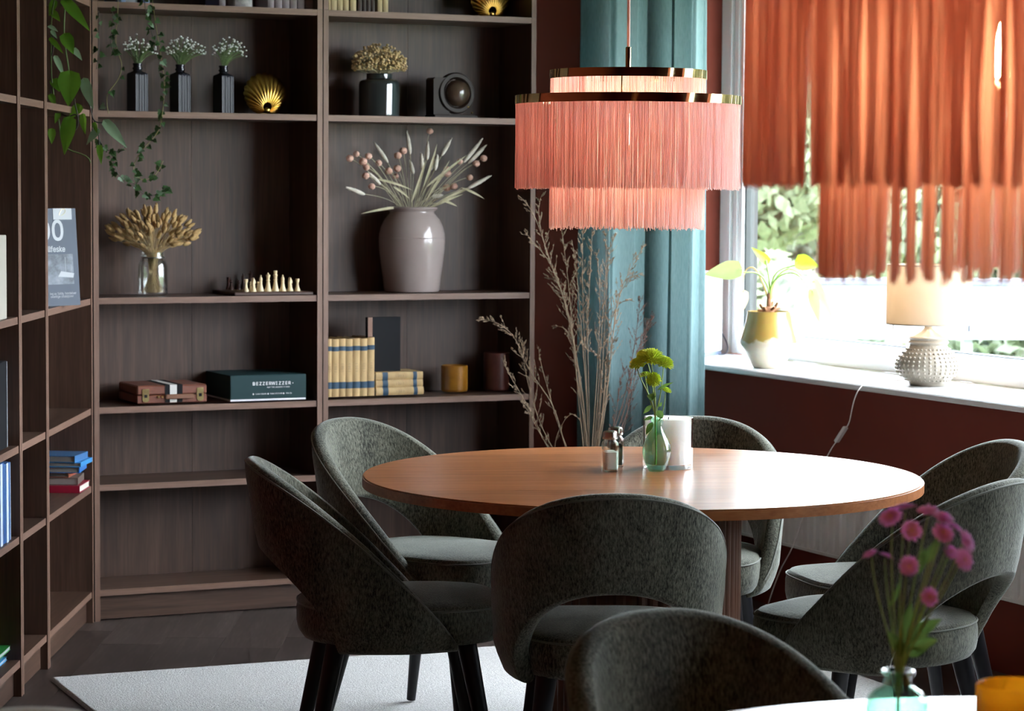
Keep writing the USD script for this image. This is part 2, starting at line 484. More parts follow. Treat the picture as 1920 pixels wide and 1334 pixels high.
hv = np.stack([hp - hs * hl, hp + hu * hl * .55, hp + hs * hl, hp - hu * hl * .55], 1).reshape(-1, 3)
hv[:, 2] = np.maximum(hv[:, 2], .0)
hi = np.arange(hn)[:, None] * 4
part('foliage', (hv, np.vstack([hi + [0, 1, 2], hi + [0, 2, 3]])), 'leaf_hedge', t, kind='stuff')
part('hedge_stems', join(*[tube([[x, 0, -.02], [x + .1, .05, 2.2], [x, 0, 3.9]], np.array([.05, .04, .015]), 6) for x in np.arange(-13.5, 22, 1.5)]), 'bark', t)
# white terrace screen: a frame of post and top rail around white panels, open at the bottom
sc = thing('terrace_screen', 'white terrace wind screen outside with post and top rail', 'screen', (0, 0, 0))
_p = at_y(1500, 521, 13.2); _q = at_y(2250, 527, 13.2)
zt_, zb_ = _p[2], at_y(1600, 622, 13.2)[2]
x0_, x1_ = at_y(1495, 560, 13.2)[0], _q[0]
part('screen_post', box(x0_, x0_ + .11, 13.2, 13.3, -.15, zt_, .005), 'screen_white', sc)
part('screen_rail', box(x0_ + .11, x1_, 13.2, 13.27, zt_ - .035, zt_, .003), 'screen_grey', sc)
part('screen_rail', box(x0_ + .11, x1_, 13.2, 13.27, zb_ - .04, zb_, .003), 'screen_white', sc)
for k in range(5):
    a = x0_ + .115 + (x1_ - x0_ - .115) * k / 5; b = x0_ + .115 + (x1_ - x0_ - .115) * (k + 1) / 5
    part('screen_panel', box(a, b - .012, 13.22, 13.25, zb_, zt_ - .035), 'screen_white', sc)
    part('screen_post', box(b - .03, b + .02, 13.25, 13.31, -.15, zt_ - .036), 'screen_white', sc)
# ================================================================== bookcases
SH = [.084, .434, .690, 1.051, 1.664, 2.019]     # undersides of the boards
ST, DEP, SP = .0205, .28, .0185                  # board thickness, depth, side thickness


def bookcase(label, loc, rotz, wid, heights=SH, seam=.53):
    t = thing('bookcase', label, 'bookcase', loc, rotz, None)
    top = 2.375
    for x in (0, wid - SP):
        part('side_panel', box(x, x + SP, 0.0012, DEP, 0, heights[-1] + ST), 'walnut_upright', t)
        part('side_panel', box(x, x + SP, 0.0012, DEP, heights[-1] + ST + .0008, top), 'walnut_upright', t)
        part('edge_strip', box(x + .0003, x + SP - .0003, 0, .0011, 0, heights[-1] + ST), 'walnut_edge_upright', t)
        part('edge_strip', box(x + .0003, x + SP - .0003, 0, .0011, heights[-1] + ST + .0008, top), 'walnut_edge_upright', t)
    for z in heights + [top - ST]:
        fr = .0035 if z not in (heights[-1],) else .001
        part('shelf', box(SP + .0005, wid - SP - .0005, fr + .0012, DEP - .008, z, z + ST), 'walnut_lengthwise', t)
        part('edge_strip', box(SP + .0005, wid - SP - .0005, fr, fr + .0011, z, z + ST), 'walnut_edge', t)
    part('plinth', box(SP + .0005, wid - SP - .0005, .022, .038, .004, heights[0] - .0005), 'walnut_lengthwise', t)
    xs = [.006, wid - .006] if wid < .5 else [.006, wid * seam, wid - .006]
    for a, b in zip(xs[:-1], xs[1:]):
        part('back_panel', box(a, b - .0012, DEP - .0075, DEP - .002, heights[0] - .02, top - .005), 'walnut_upright', t)
    return t


G = .0031
bookcase('walnut bookcase facing the room with ivy, black bottles, chess set and game boxes', B(0, 0, 0), BROT, .8)
bookcase('walnut bookcase facing the room with the large grey vase, next to the red wall', B(.8 + G, 0, 0), BROT, .8)
LC = P0 + np.array([-.003, -.004, 0])
bookcase('walnut bookcase on the left side, in the corner, with trailing houseplant and pile of books', LC - [0, .8, 0], math.pi / 2, .8, SH)
bookcase('narrow empty walnut bookcase on the left side', LC - [0, .8 + G + .4, 0], math.pi / 2, .4, SH)
bookcase('walnut bookcase cut by the left border, holding binders', LC - [0, 1.6 + 2 * G + .4, 0], math.pi / 2, .8, SH)


def LB(s, v, z): return LC + np.array([-v, -s, z])      # left row: s from the corner towards the camera, v into the shelf
STOP = [z + ST for z in SH]
# ================================================================== rug, tables, chairs
varied('rug_wool', (.40, .39, .385), (.70, .685, .67), (150, 110, 1), rough=.95, bump=.8, bscale=(240, 170, 60), bdist=.004, detail=5, spec=.1)
rd = np.array([.92, .392, 0]); rv = np.array([.392, -.92, 0])
rc = on_z(95, 1270, 0.012)
RW, RL = 2.22, 3.35
rug = thing('woven_rug', 'pale grey flat-woven wool rug under the round dining table', 'rug', rc + rv * RL + [0, 0, -.0117], math.atan2(rd[1], rd[0]))
def rug_mesh():
    n, m = 120, 190
    ed_ = np.array([0, .0008, .002, .004, .007])
    gx = np.r_[ed_, np.linspace(.012, RW - .012, n - 10), RW - ed_[::-1]]; gy = np.r_[ed_, np.linspace(.012, RL - .012, m - 10), RL - ed_[::-1]]
    X, Y = np.meshgrid(gx, gy, indexing='ij')
    e = np.minimum.reduce([X, RW - X, Y, RL - Y])
    Z = .0115 * np.clip(e / .005, 0, 1) ** .5 + .0012 * np.sin(Y * 2 * np.pi / .036) * (e > .01)
    ed = .003 * (meshkit.noise(np.stack([X * 14, Y * 14, X * 0], -1)) - .5)
    V = np.stack([X + ed, Y + ed, Z], -1).reshape(-1, 3)
    return V, grid_faces(n, m)[:, ::-1]
part('rug_weave', rug_mesh(), 'rug_wool', rug, True)

wood('table_wood', (.20, .065, .022), (.34, .125, .044), (.46, .19, .075), (2.0, 34, 34), rough=.30, fine=5, tone=0.0, spec=.5)
wood('table_stave', (.22, .075, .025), (.34, .128, .045), (.45, .19, .075), (2.0, 30, 30), rough=.24, fine=5, tone=.16, spec=.5)
wood('table_pillar', (.06, .025, .014), (.115, .05, .028), (.16, .075, .045), (40, 40, 2), rough=.4)
TC, TR, TZ = np.array([.314, 6.016, 0]), .672, .75


def round_table(label, c, r, z, grain, n_st=7):
    import shapely
    t = thing('round_table', label, 'table', (c[0], c[1], 0), grain)
    disc = shapely.Point(0, 0).buffer(r, quad_segs=40)
    inner = shapely.Point(0, 0).buffer(r - .0035, quad_segs=40)
    w = 2 * r / n_st
    body = trimesh.creation.extrude_polygon(disc, .021, engine='earcut')
    part('tabletop', (np.array(body.vertices) + [0, 0, z - .0245], np.array(body.faces)), 'table_wood', t, 30)
    for k in range(n_st):
        strip = shapely.box(-r, -r + k * w + .0002, r, -r + (k + 1) * w - .0002).intersection(inner)
        m = trimesh.creation.extrude_polygon(strip, .0035, engine='earcut')
        part('table_stave', (np.array(m.vertices) + [0, 0, z - .0035], np.array(m.faces)), 'table_stave', t, 30)
    a = np.linspace(0, 2 * np.pi, 240, endpoint=False)
    rr = .235 + .006 * np.abs(np.sin(a * 30))
    ring = np.stack([rr * np.cos(a), rr * np.sin(a), a * 0], -1)
    V = np.vstack([ring + [0, 0, .025], ring + [0, 0, z - .0255]])
    part('pillar', (V, grid_faces(2, 240, True)), 'table_pillar', t)
    part('foot_plate', lathe([(0, .0135), (.30, .0135), (.305, .017), (.30, .0245), (0, .0245)], 64), 'table_pillar', t, 30)
    return t


round_table('large round walnut dining table under the pink fringe lamp', TC, TR, TZ, .12)
FT = np.array([.655, 2.70, 0])
round_table('round wooden table at the bottom edge holding pink flowers and amber glass', FT, .672, .75, -.5)

CH = dict(zip(('A', 'Bw', 'XF', 'ZT', 'ZB', 'LEAN', 'PW', 'SL'), (.276, .222, .124, .812, .380, .11, 2.405, .94)))


def fabric(name, c1, c2, sheen):
    """chenille: short fibres with a nap that runs in streaks"""
    nodes = {'tc': ('texture_coordinate', {}), 'm1': ('mapping', dict(scale=(9, 9, 4))), 'n1': ('noise_texture', dict(scale=1.0, detail=3.0, roughness=.6, distortion=.5)),
             'm2': ('mapping', dict(scale=(250, 250, 85))), 'n2': ('noise_texture', dict(scale=1.0, detail=2.0, roughness=.7)),
             'a': ('mix_float', dict(fac=.70)), 'r': ('rgb_ramp', dict(ramp=[(.36, c1), (.66, c2)])),
             'b': ('bump', dict(strength=.45, distance=.003)),
             'p': ('principled_bsdf', dict(roughness=.85, specular_ior_level=.2, sheen_weight=sheen, sheen_roughness=.35, sheen_tint=(.95, 1, .95)))}
    links = [('tc.object', 'm1.vector'), ('m1.vector', 'n1.vector'), ('tc.object', 'm2.vector'), ('m2.vector', 'n2.vector'), ('n1.fac', 'a.a'), ('n2.fac', 'a.b'), ('a.result', 'r.fac'), ('r.color', 'p.base_color'),
             ('n2.fac', 'b.height'), ('b.normal', 'p.normal')]
    mk(name, nodes, links, 'p.BSDF')


fabric('olive_chenille', (.018, .018, .013), (.165, .167, .125), .40)
fabric('cream_boucle', (.55, .53, .47), (.72, .70, .64), .2)
plain('piping_olive', (.10, .105, .08), .8, sheen_weight=.3)
plain('piping_cream', (.6, .58, .52), .8)
plain('leg_black', (.005, .005, .007), .4, spec=.3)


def chair_plan(s):
    t = np.abs(s); k = .68
    th = np.clip(t / k, 1e-6, 1) * np.pi / 2; e = 2 / CH['PW']
    x = -CH['A'] * np.maximum(np.cos(th), 0) ** e; y = CH['Bw'] * np.sin(th) ** e
    f = np.clip((t - k) / (1 - k), 0, 1)
    return x + f * CH['XF'], (y - .03 * f ** 1.5) * np.sign(s + 1e-12), np.maximum(np.cos(th), 0)


def chair_shell(th=.046, m=32):
    """the wrap-around back: a padded band whose height falls from the back to the arms' tips, with an arched opening above the seat"""
    s = np.concatenate([np.linspace(-1, 1, 121), np.linspace(.36, .56, 30), -np.linspace(.36, .56, 30)])
    s = np.unique(np.round(np.clip(s, -.9995, .9995), 5))
    x, y, c = chair_plan(s)
    tx, ty = np.gradient(x, s), np.gradient(y, s); l = np.hypot(tx, ty); nx, ny = ty / l, -tx / l
    sg = np.where(nx * x + ny * y < 0, -1, 1); nx, ny = nx * sg, ny * sg
    xi = (x + CH['A']) / (CH['A'] + CH['XF'])
    zt = CH['ZT'] - (CH['ZT'] - CH['ZB'] - .015) * (CH['SL'] * xi + (1 - CH['SL']) * xi ** 5)
    ar = np.where(x < -.02, np.clip(1 - (np.abs(y) / .195) ** 2.4, 0, 1) ** .5, 0)
    zb = CH['ZB'] + (.595 - CH['ZB']) * ar
    zt = np.maximum(zt, zb + .004)
    V, rim = [], []
    a = np.linspace(0, 2 * np.pi, m, endpoint=False); ca, sa = np.cos(a), np.sin(a); flat = np.abs(sa) < .55
    for i in range(len(s)):
        H, zc = (zt[i] - zb[i]) / 2, (zt[i] + zb[i]) / 2; r = min(th / 2, H)
        o = np.where(flat, np.sign(ca) * r, np.sign(ca) * np.abs(ca) ** .8 * r)
        v = np.where(flat, (sa / .55) * (H - r), np.sign(sa) * ((H - r) + r * np.sqrt(np.clip(1 - (np.abs(o) / r) ** 2, 0, 1))))
        def at(o, z):
            lean = (z - .43) * (CH['LEAN'] * c[i] ** .7 + .05) - .25 * np.clip(.45 - z, 0, 1)
            return np.stack([x[i] + nx[i] * (o + lean), y[i] + ny[i] * (o + lean), z + 0 * o], -1)
        V.append(at(o, zc + v))
        if abs(s[i]) < .93: rim.append(at(np.array([r * .80]), np.array([zc + H - r * .42]))[0])
    V = np.array(V); n = len(s); F = grid_faces(n, m, True)
    c0 = n * m; k = np.arange(m)
    F = np.vstack([F, np.stack([np.full(m, c0), (k + 1) % m, k], -1), np.stack([np.full(m, c0 + 1), (n - 1) * m + k, (n - 1) * m + (k + 1) % m], -1)])
    F = F[:, ::-1]
    return (np.vstack([V.reshape(-1, 3), V[0].mean(0), V[-1].mean(0)]), F), tube(np.array(rim)[::2], .0027, 6)


def seat_ring(n=72):
    a = np.linspace(0, 2 * np.pi, n, endpoint=False); ca, sa = np.cos(a), np.sin(a)
    p = np.where(ca > 0, 3.6, 2.5); r = (np.abs(ca) ** p + np.abs(sa) ** p) ** (-1 / p)
    return np.where(ca > 0, .245, .235) * ca * r, .203 * sa * r


def make_chair(label, loc, rotz, fab='olive_chenille', pip='piping_olive', name='dining_chair', group=None):
    t = thing(name, label, 'chair', loc, rotz, group)
    sh, rim = chair_shell()
    bp = part('backrest', sh, fab, t, True)
    part('backrest_piping', rim, pip, bp, True)
    x, y = seat_ring()
    prof = [(.0005, .392), (.85, .392), (.94, .397), (.985, .412), (1, .43), (1, .458), (.985, .476), (.95, .485), (.8, .491), (.5, .496), (.2, .4978), (.0005, .498)]
    V = np.concatenate([np.stack([x * p, y * p, np.full(72, z)], -1) for p, z in prof])
    sp = part('seat', (V, grid_faces(len(prof), 72, True)), fab, t, True)
    ring = np.stack([x * .992, y * .992, np.full(72, .4755)], -1)
    part('seat_piping', tube(np.vstack([ring, ring[:2]]), .0024, 6), pip, sp, True)
    for sx, sy in ((1, 1), (1, -1), (-1, 1), (-1, -1)):
        p0, p1 = np.array([sx * .150 - .005, sy * .135, .394]), np.array([sx * .225 - .01, sy * .185, 0.0185])
        part('leg', tube(np.linspace(p0, p1, 6), np.linspace(.0235, .0125, 6), 16), 'leg_black', t, 40)
    return t


CHAIRS = [
    ('olive chenille dining chair at the left end of the table, seen from its side', (-.265, 5.832, .0), .154),
    ('olive chenille dining chair lit by daylight at the far left of the table', (-.191, 6.616, 0), -.62),
    ('olive chenille dining chair seen from behind at the front of the dining table', (.208, 5.465, 0), 1.600),
    ('olive chenille dining chair on the far side of the table, below the teal curtain', (.463, 6.602, 0), -1.736),
    ('olive chenille dining chair nearest the radiator, half hidden by the chair before it', (.947, 6.212, 0), 3.40),
    ('olive chenille dining chair at the right of the table, behind the pink flowers', (.815, 5.636, 0), 2.478),
    ('olive chenille chair in the foreground tucked behind the table at the bottom edge', (.394, 3.416, 0), -.978),
]
chair0 = make_chair(CHAIRS[0][0], CHAIRS[0][1], CHAIRS[0][2], group=None)
for lab, loc, rz in CHAIRS[1:]:
    dup(chair0, loc, rz, lab)
make_chair('cream upholstered chair of which only the top edge shows at the bottom left corner', (-.425, 2.668, 0), -1.0, 'cream_boucle', 'piping_cream', 'cream_chair')
# ================================================================== things on the bookshelves
plain('black_glass', (.013, .013, .019), .18, spec=.32)
plain('brass_gold', (.80, .52, .14), .24, 1.0)
varied('leather_brown', (.13, .042, .026), (.23, .075, .045), (14, 14, 40), .42, .4, (160, 160, 160), .0006)
plain('strap_dark', (.012, .012, .014), .8, spec=.2)
plain('strap_white', (.72, .70, .66), .7)
plain('latch_brass', (.83, .66, .32), .22, 1.0)
plain('leather_tan', (.20, .085, .045), .5)
plain('box_teal', (.010, .038, .041), .6, spec=.3)
plain('card_white', (.78, .78, .80), .6)
varied('ceramic_mauve', (.30, .235, .220), (.35, .28, .265), (5, 5, 5), .17, spec=.6)
glass('clear_glass', (.95, .965, .96), .05, 2.2, .7)
mk('smoke_glass', {'p': ('principled_bsdf', dict(base_color=(.030, .036, .036), roughness=.06, specular_ior_level=.8))}, [], 'p.BSDF')
plain('dark_wood', (.026, .014, .010), .5, spec=.25)
plain('globe_brown', (.060, .036, .024), .16, spec=.7)
plain('ring_metal', (.45, .43, .40), .3, 1.0)
varied('amber_dark', (.33, .130, .012), (.44, .19, .02), (30, 30, 30), .28, spec=.6, transmission_weight=.25)
mk('amber_bright', {'p': ('principled_bsdf', dict(base_color=(.78, .38, .03), roughness=.2)), 't': ('translucent_bsdf', dict(color=(.98, .62, .10))), 'x': ('mix_closure', dict(fac=.65))}, [('p.BSDF', 'x.closure1'), ('t.BSDF', 'x.closure2')], 'x.closure')
varied('glass_oxblood', (.050, .012, .009), (.075, .020, .014), (30, 30, 30), .3)
varied('straw', (.36, .215, .080), (.56, .37, .16), (60, 60, 60), .8)
varied('straw_stem', (.46, .33, .15), (.58, .42, .22), (60, 60, 60), .7)
varied('plume_cream', (.58, .51, .42), (.80, .74, .65), (60, 60, 60), .85)
varied('globe_pink', (.62, .33, .25), (.78, .50, .40), (80, 80, 80), .85, .6, (400, 400, 400), .002)
varied('dry_leaf', (.38, .33, .20), (.55, .49, .33), (30, 30, 30), .75)
varied('blossom_white', (.80, .80, .78), (.92, .92, .90), (90, 90, 90), .7)
varied('blossom_tan', (.42, .27, .11), (.72, .54, .30), (90, 90, 90), .8)
plain('stem_green', (.11, .17, .05), .55)
plain('boxwood', (.78, .62, .38), .38)
plain('rosewood', (.055, .018, .012), .35)
wood('board_dark', (.035, .016, .012), (.060, .028, .020), (.10, .05, .036), (3, 40, 40), rough=.35, tone=0)
plain('square_light', (.45, .30, .16), .4)
plain('paper', (.72, .68, .60), .8)
varied('cloth_cream', (.46, .30, .13), (.58, .40, .19), (40, 40, 12), .7)
plain('band_blue', (.022, .060, .105), .6)
plain('emblem_ink', (.16, .13, .09), .7)

ZR = [.104, .4545, .7165, 1.0715, 1.6845, 2.0395]   # tops of the boards


def bt(name, label, cat, u, v, z, rot=0.0, group=None): return thing(name, label, cat, B(u, v, z + .0003), BROT + rot, group)


# --- three black ribbed bottles with white gypsophila
def bottle_mesh():
    hw, h = .0265, .137
    ring = []
    for k in range(4):
        for j in range(66):
            t = (j / 66 * 2 - 1); ripple = -.0016 * (1 - abs(math.sin((j - 3) * math.pi / 7.5))) if 3 <= j <= 63 else 0
            p = np.array([t * (hw - .003), -(hw + ripple)])
            a = k * math.pi / 2; ring.append([p[0] * math.cos(a) - p[1] * math.sin(a), p[0] * math.sin(a) + p[1] * math.cos(a)])
    ring = np.array(ring); ang = np.arctan2(ring[:, 1], ring[:, 0])
    circ = np.stack([np.cos(ang), np.sin(ang)], 1)
    lev = [(0, 'r', .90), (.003, 'r', 1), (.122, 'r', 1), (.129, 'r', .95), (.137, 'c', .0145), (.142, 'c', .0135), (.143, 'c', .0165), (.148, 'c', .0165), (.149, 'c', .0138), (.156, 'c', .0138), (.157, 'c', .0155), (.162, 'c', .0155), (.162, 'c', .010), (.150, 'c', .009)]
    V = np.concatenate([np.column_stack([ring * k if m == 'r' else circ * k, np.full(len(ring), z)]) for z, m, k in [(0, 'r', .01)] + lev])
    return V, grid_faces(len(lev) + 1, len(ring), True)


def gypsophila(name, label, cat, loc, spread, height, n, seed, flower, fr, dome=.75, lo=.55, stem='stem_green', center=(0, 0)):
    rs = np.random.default_rng(seed)
    t = thing(name, label, cat, loc, BROT)
    S, Fl = [], []
    for i in range(n):
        a, r = rs.uniform(0, 2 * np.pi), rs.uniform(0, 1) ** .5
        q = np.array([center[0] + spread * r * math.cos(a), center[1] * .5 + spread * .62 * r * math.sin(a), 0])
        q[2] = height * (1 - .55 * r * r * dome) * rs.uniform(lo, 1.0)
        m = q * [.35, .35, .5] + rs.normal(0, .003, 3)
        S.append(tube(spline([[rs.normal(0, .002), rs.normal(0, .002), -.02], m, q], 6), .0006, 4))
        Fl.append(ball(fr * rs.uniform(.75, 1.15), 1, (1, 1, .8), q))
    part('stems', join(*S), stem, t, kind='stuff')
    part('blossoms', join(*Fl), flower, t, True, kind='stuff')
    return t


BOT = [(258, 'left', 'leftmost'), (338, 'middle', 'middle'), (419, 'right', 'rightmost')]
for px, a, b in BOT:
    u, _ = on_b(px, 209, .12)
    t = bt('ribbed_bottle', f'{b} of the three square black ribbed glass bottles on the second shelf', 'bottle', u, .12, ZR[4], .30, 'black ribbed bottles')
    part('bottle_body', bottle_mesh(), 'black_glass', t, 35)
    c = {'left': (.008, 0), 'middle': (.018, 0), 'right': (.022, 0)}[a]
    gypsophila('gypsophila_bunch', f'white gypsophila bunch standing in the {b} black ribbed bottle', 'flowers', B(u, .12, ZR[4] + .158), .072 if a == 'middle' else .062, .105, 92 if a == 'middle' else 62, ord(a[0]), 'blossom_white', .0036, center=c)


# --- brass scallop shells
def shell_mesh(r=.074, ribs=23):
    """a fan whose ribs run from a hinge at the bottom out to a round rim"""
    n, m = 15, ribs * 6 + 1
    th = np.linspace(-2.06, 2.06, m); rr = np.linspace(.20, 1, n)
    T, R = np.meshgrid(th, rr, indexing='ij')
    c = r - .016
    rho = c * np.cos(T) + np.sqrt(r * r - (c * np.sin(T)) ** 2)
    rib = np.abs(np.sin((T + 2.06) / 4.12 * np.pi * ribs))
    q = R * rho * (1 - .045 * (1 - rib) * R)
    x = q * np.sin(T) * 1.05; z = .016 + q * np.cos(T)
    d2 = (x / 1.05) ** 2 + (z - r) ** 2
    y = -.032 * np.sqrt(np.clip(1 - d2 / (r * r) * .98, 0, 1)) - .0042 * np.minimum(1, R * 1.3) * rib
    V = np.stack([x, y, z], -1)
    back = V + [0, .003, 0]
    F = grid_faces(m, n); k = m * n
    rimF = []
    loop = [i * n + n - 1 for i in range(m)]
    for a, b in zip(loop[:-1], loop[1:]): rimF += [[a, b, b + k], [a, b + k, a + k]]
    loop = [i * n for i in range(m)]
    for a, b in zip(loop[:-1], loop[1:]): rimF += [[a, b + k, b], [a, a + k, b + k]]
    V = np.vstack([V.reshape(-1, 3), back.reshape(-1, 3)])
    V[:, 2] -= V[:, 2].min()
    return V, np.vstack([F, F[:, ::-1] + k, np.array(rimF)])


def shell_thing(label, u, v, z):
    t = bt('brass_shell', label, 'ornament', u, v, z)
    part('shell_fan', move(shell_mesh(), rx=-.14, t=(0, .012, .0008)), 'brass_gold', t, 25)
    a = np.linspace(-1.9, 1.9, 15)
    part('shell_hinge', join(ball(.013, 2, (.9, .5, .7), (0, -.006, .016)), move(box(-.026, .026, .012, .040, 0, .006, .002), (0, 0, 0))), 'brass_gold', t, 30)


u, _ = on_b(500, 213, .12)
shell_thing('brass scallop shell ornament standing right of the three black bottles', u, .12, ZR[4])
u, _ = on_b(922, 28, .12)
shell_thing('brass scallop shell ornament on the highest shelf, cut by the top border', u, .12, ZR[5])

# --- mason jar with bunny tail grass
u, _ = on_b(287, 553, .14)
JAR = B(u, .14, ZR[3] + .0003)
t = thing('glass_jar', 'clear glass mason jar holding a dried grass bouquet, left on the third shelf', 'jar', JAR, BROT)
jo = [(0, 0), (.040, 0), (.047, .004), (.0505, .014), (.0505, .095), (.047, .112), (.040, .121), (.0375, .126), (.0375, .130), (.0392, .131), (.0392, .134), (.0375, .135), (.0378, .145)]
ji = [(.0352, .145), (.0352, .126), (.038, .120), (.0445, .111), (.0480, .095), (.0480, .016), (.043, .007), (0, .006)]
part('jar_body', lathe(jo + ji, 56), 'clear_glass', t, 40)
part('jar_ring', lathe([(.0382, .1255), (.0398, .1262), (.0398, .1292), (.0382, .1298)], 56, True), 'ring_metal', t, True)
rs = np.random.default_rng(11)


def grass_plume(L, r, seed):
    m = ball(1, 3); v = m[0] / 1.0
    n = meshkit.noise(v * 6 + seed * 3.1, seed)[:, None]
    z = v[:, 2:3]
    w = (1 - .25 * z)
    v = np.concatenate([v[:, :2] * r * w, z * L / 2 + L / 2], 1) * (0.86 + .28 * n) + 0
    return v, m[1]


for i in range(165):
    while True:
        q = rs.uniform(-1, 1, 3)
        if q @ q < 1: break
    q = q / np.linalg.norm(q) * np.linalg.norm(q) ** .6
    tip = np.array([q[0] * .150, q[1] * .095, .208 + q[2] * .062 + .02 * (1 - abs(q[0]))])
    tip[2] = max(tip[2], .152 + .12 * abs(tip[0]))
    a = math.atan2(q[1], q[0]); f = min(1, math.hypot(q[0], q[1]))
    neck = np.array([math.cos(a) * .026 * f, math.sin(a) * .026 * f, .140])
    foot = np.array([-math.cos(a) * .040 * rs.uniform(.2, 1), -math.sin(a) * .034 * f, .0105])
    mid = neck * .45 + tip * .55 + [0, 0, .006]
    P = spline([foot, foot * .25 + neck * .75, neck, mid, tip], 12)
    t = thing('bunny_tail_grass', 'dried tan bunny-tail grass stem in the mason jar', 'dried grass', JAR, BROT, 'bunny-tail grasses in the mason jar')
    part('stem', tube(P, .00055, 4), 'straw_stem', t)
    dd = P[-1] - P[-3]; dd /= np.linalg.norm(dd)
    part('plume', place(grass_plume(rs.uniform(.026, .037), rs.uniform(.0058, .0076), i), aim(dd + [rs.normal(0, .15), 0, 0]), P[-1] - dd * .006), 'straw', t, True)

# --- chess set
u0, _ = on_b(437, 556, .012); u1, _ = on_b(590, 552, .012)
bw = (u1 - u0) * .97
t = bt('chess_board', 'dark wooden chess board lying on the third shelf', 'game board', u0 + .004, .010, ZR[3])
part('board_body', box(0, bw, 0, .235, 0, .013, .003), 'board_dark', t)
sq = (min(bw, .235) - .024) / 8
xo = (bw - 8 * sq) / 2
for i in range(8):
    for j in range(8):
        if (i + j) % 2: part('square', box(xo + i * (sq), xo + (i + 1) * sq, .012 + j * sq * .98, .012 + (j + 1) * sq * .98, .013, .0135), 'square_light', t)


def piece(kind, h):
    r = .0106 * (h / .05) ** .35
    base = [(0, 0), (r, 0), (r, .004), (r * .92, .006), (r * .62, h * .30), (r * .42, h * .55)]
    if kind == 'rook': p = base + [(r * .46, h * .70), (r * .66, h * .78), (r * .68, h), (r * .45, h), (r * .42, h * .9), (0, h * .9)]
    elif kind == 'pawn': p = base + [(r * .6, h * .58), (r * .35, h * .66)] + [(r * .52 * math.sin(q), h * .83 - r * .55 * math.cos(q)) for q in np.linspace(.5, math.pi, 8)]
    elif kind == 'bishop': p = base + [(r * .66, h * .56), (r * .42, h * .60), (r * .56, h * .70), (r * .48, h * .80), (r * .2, h * .90), (r * .28, h * .94), (r * .2, h * .99), (0, h)]
    elif kind == 'queen': p = base + [(r * .70, h * .57), (r * .42, h * .61), (r * .46, h * .72), (r * .68, h * .86), (r * .40, h * .88), (r * .2, h * .92), (r * .26, h * .96), (0, h)]
    elif kind == 'king': p = base + [(r * .72, h * .55), (r * .44, h * .59), (r * .48, h * .70), (r * .68, h * .80), (r * .45, h * .82), (r * .56, h * .97), (r * .5, h), (0, h)]
    else: p = base[:5] + [(r * .62, h * .38), (0, h * .40)]
    m = lathe(p, 20)
    if kind == 'knight':
        out = np.array([(-.42, .34), (-.50, .62), (-.30, .92), (-.06, 1.0), (.10, .90), (.52, .74), (.58, .60), (.40, .55), (.12, .62), (.30, .46), (.42, .34)])
        import shapely
        g = trimesh.creation.extrude_polygon(shapely.Polygon(out * [r * 1.15, h]), r * .9, engine='earcut')
        v = np.array(g.vertices); m = join(m, (np.stack([v[:, 0], v[:, 2] - r * .45, v[:, 1]], 1), np.array(g.faces)))
    return m


HT = dict(rook=.042, knight=.047, bishop=.056, queen=.064, king=.070, pawn=.034)
row = ['rook', 'knight', 'bishop', 'queen', 'king', 'bishop', 'knight', 'rook']
seen = {}
for i, k in enumerate(row):
    side = '' if k in ('queen', 'king') else (' on the left wing' if i < 4 else ' on the right wing')
    pos = B(u0 + .004 + xo + (i + .5) * sq, .010 + .012 + .5 * sq, ZR[3] + .0140)
    t = thing(f'chess_{k}', f'cream boxwood chess {k}{side} of the front row', 'chess piece', pos, BROT + (.5 if k == 'knight' else 0), 'cream chess pieces in the front row')
    part('piece_body', piece(k, HT[k]), 'boxwood', t, 40)
for i, (c, r_, k, col) in enumerate([(1, 1, 'pawn', 'boxwood'), (2, 1, 'pawn', 'boxwood')]):
    pos = B(u0 + .004 + xo + (c + .5) * sq, .022 + (r_ + .5) * sq * .98, ZR[3] + .0140)
    t = thing('chess_pawn', ['cream chess pawn behind the left knight', 'cream chess pawn behind the left bishop'][i], 'chess piece', pos, BROT)
    part('piece_body', piece(k, HT[k]), col, t, 40)
for i, (c, r_, k, tx) in enumerate([(0, 6, 'pawn', 'dark chess pawn nearest the left border of the board'), (1, 6, 'pawn', 'dark chess pawn second from the left, at the back'), (0, 7, 'rook', 'dark chess rook in the left rear corner of the board'), (3, 7, 'queen', 'tall dark chess queen in the rear row'), (2, 7, 'bishop', 'dark chess bishop beside the dark queen')]):
    pos = B(u0 + .004 + xo + (c + .5) * sq, .022 + (r_ + .5) * sq * .98, ZR[3] + .0140)
    t = thing(f'chess_{k}', tx, 'chess piece', pos, BROT)
    part('piece_body', piece(k, HT[k]), 'rosewood', t, 40)

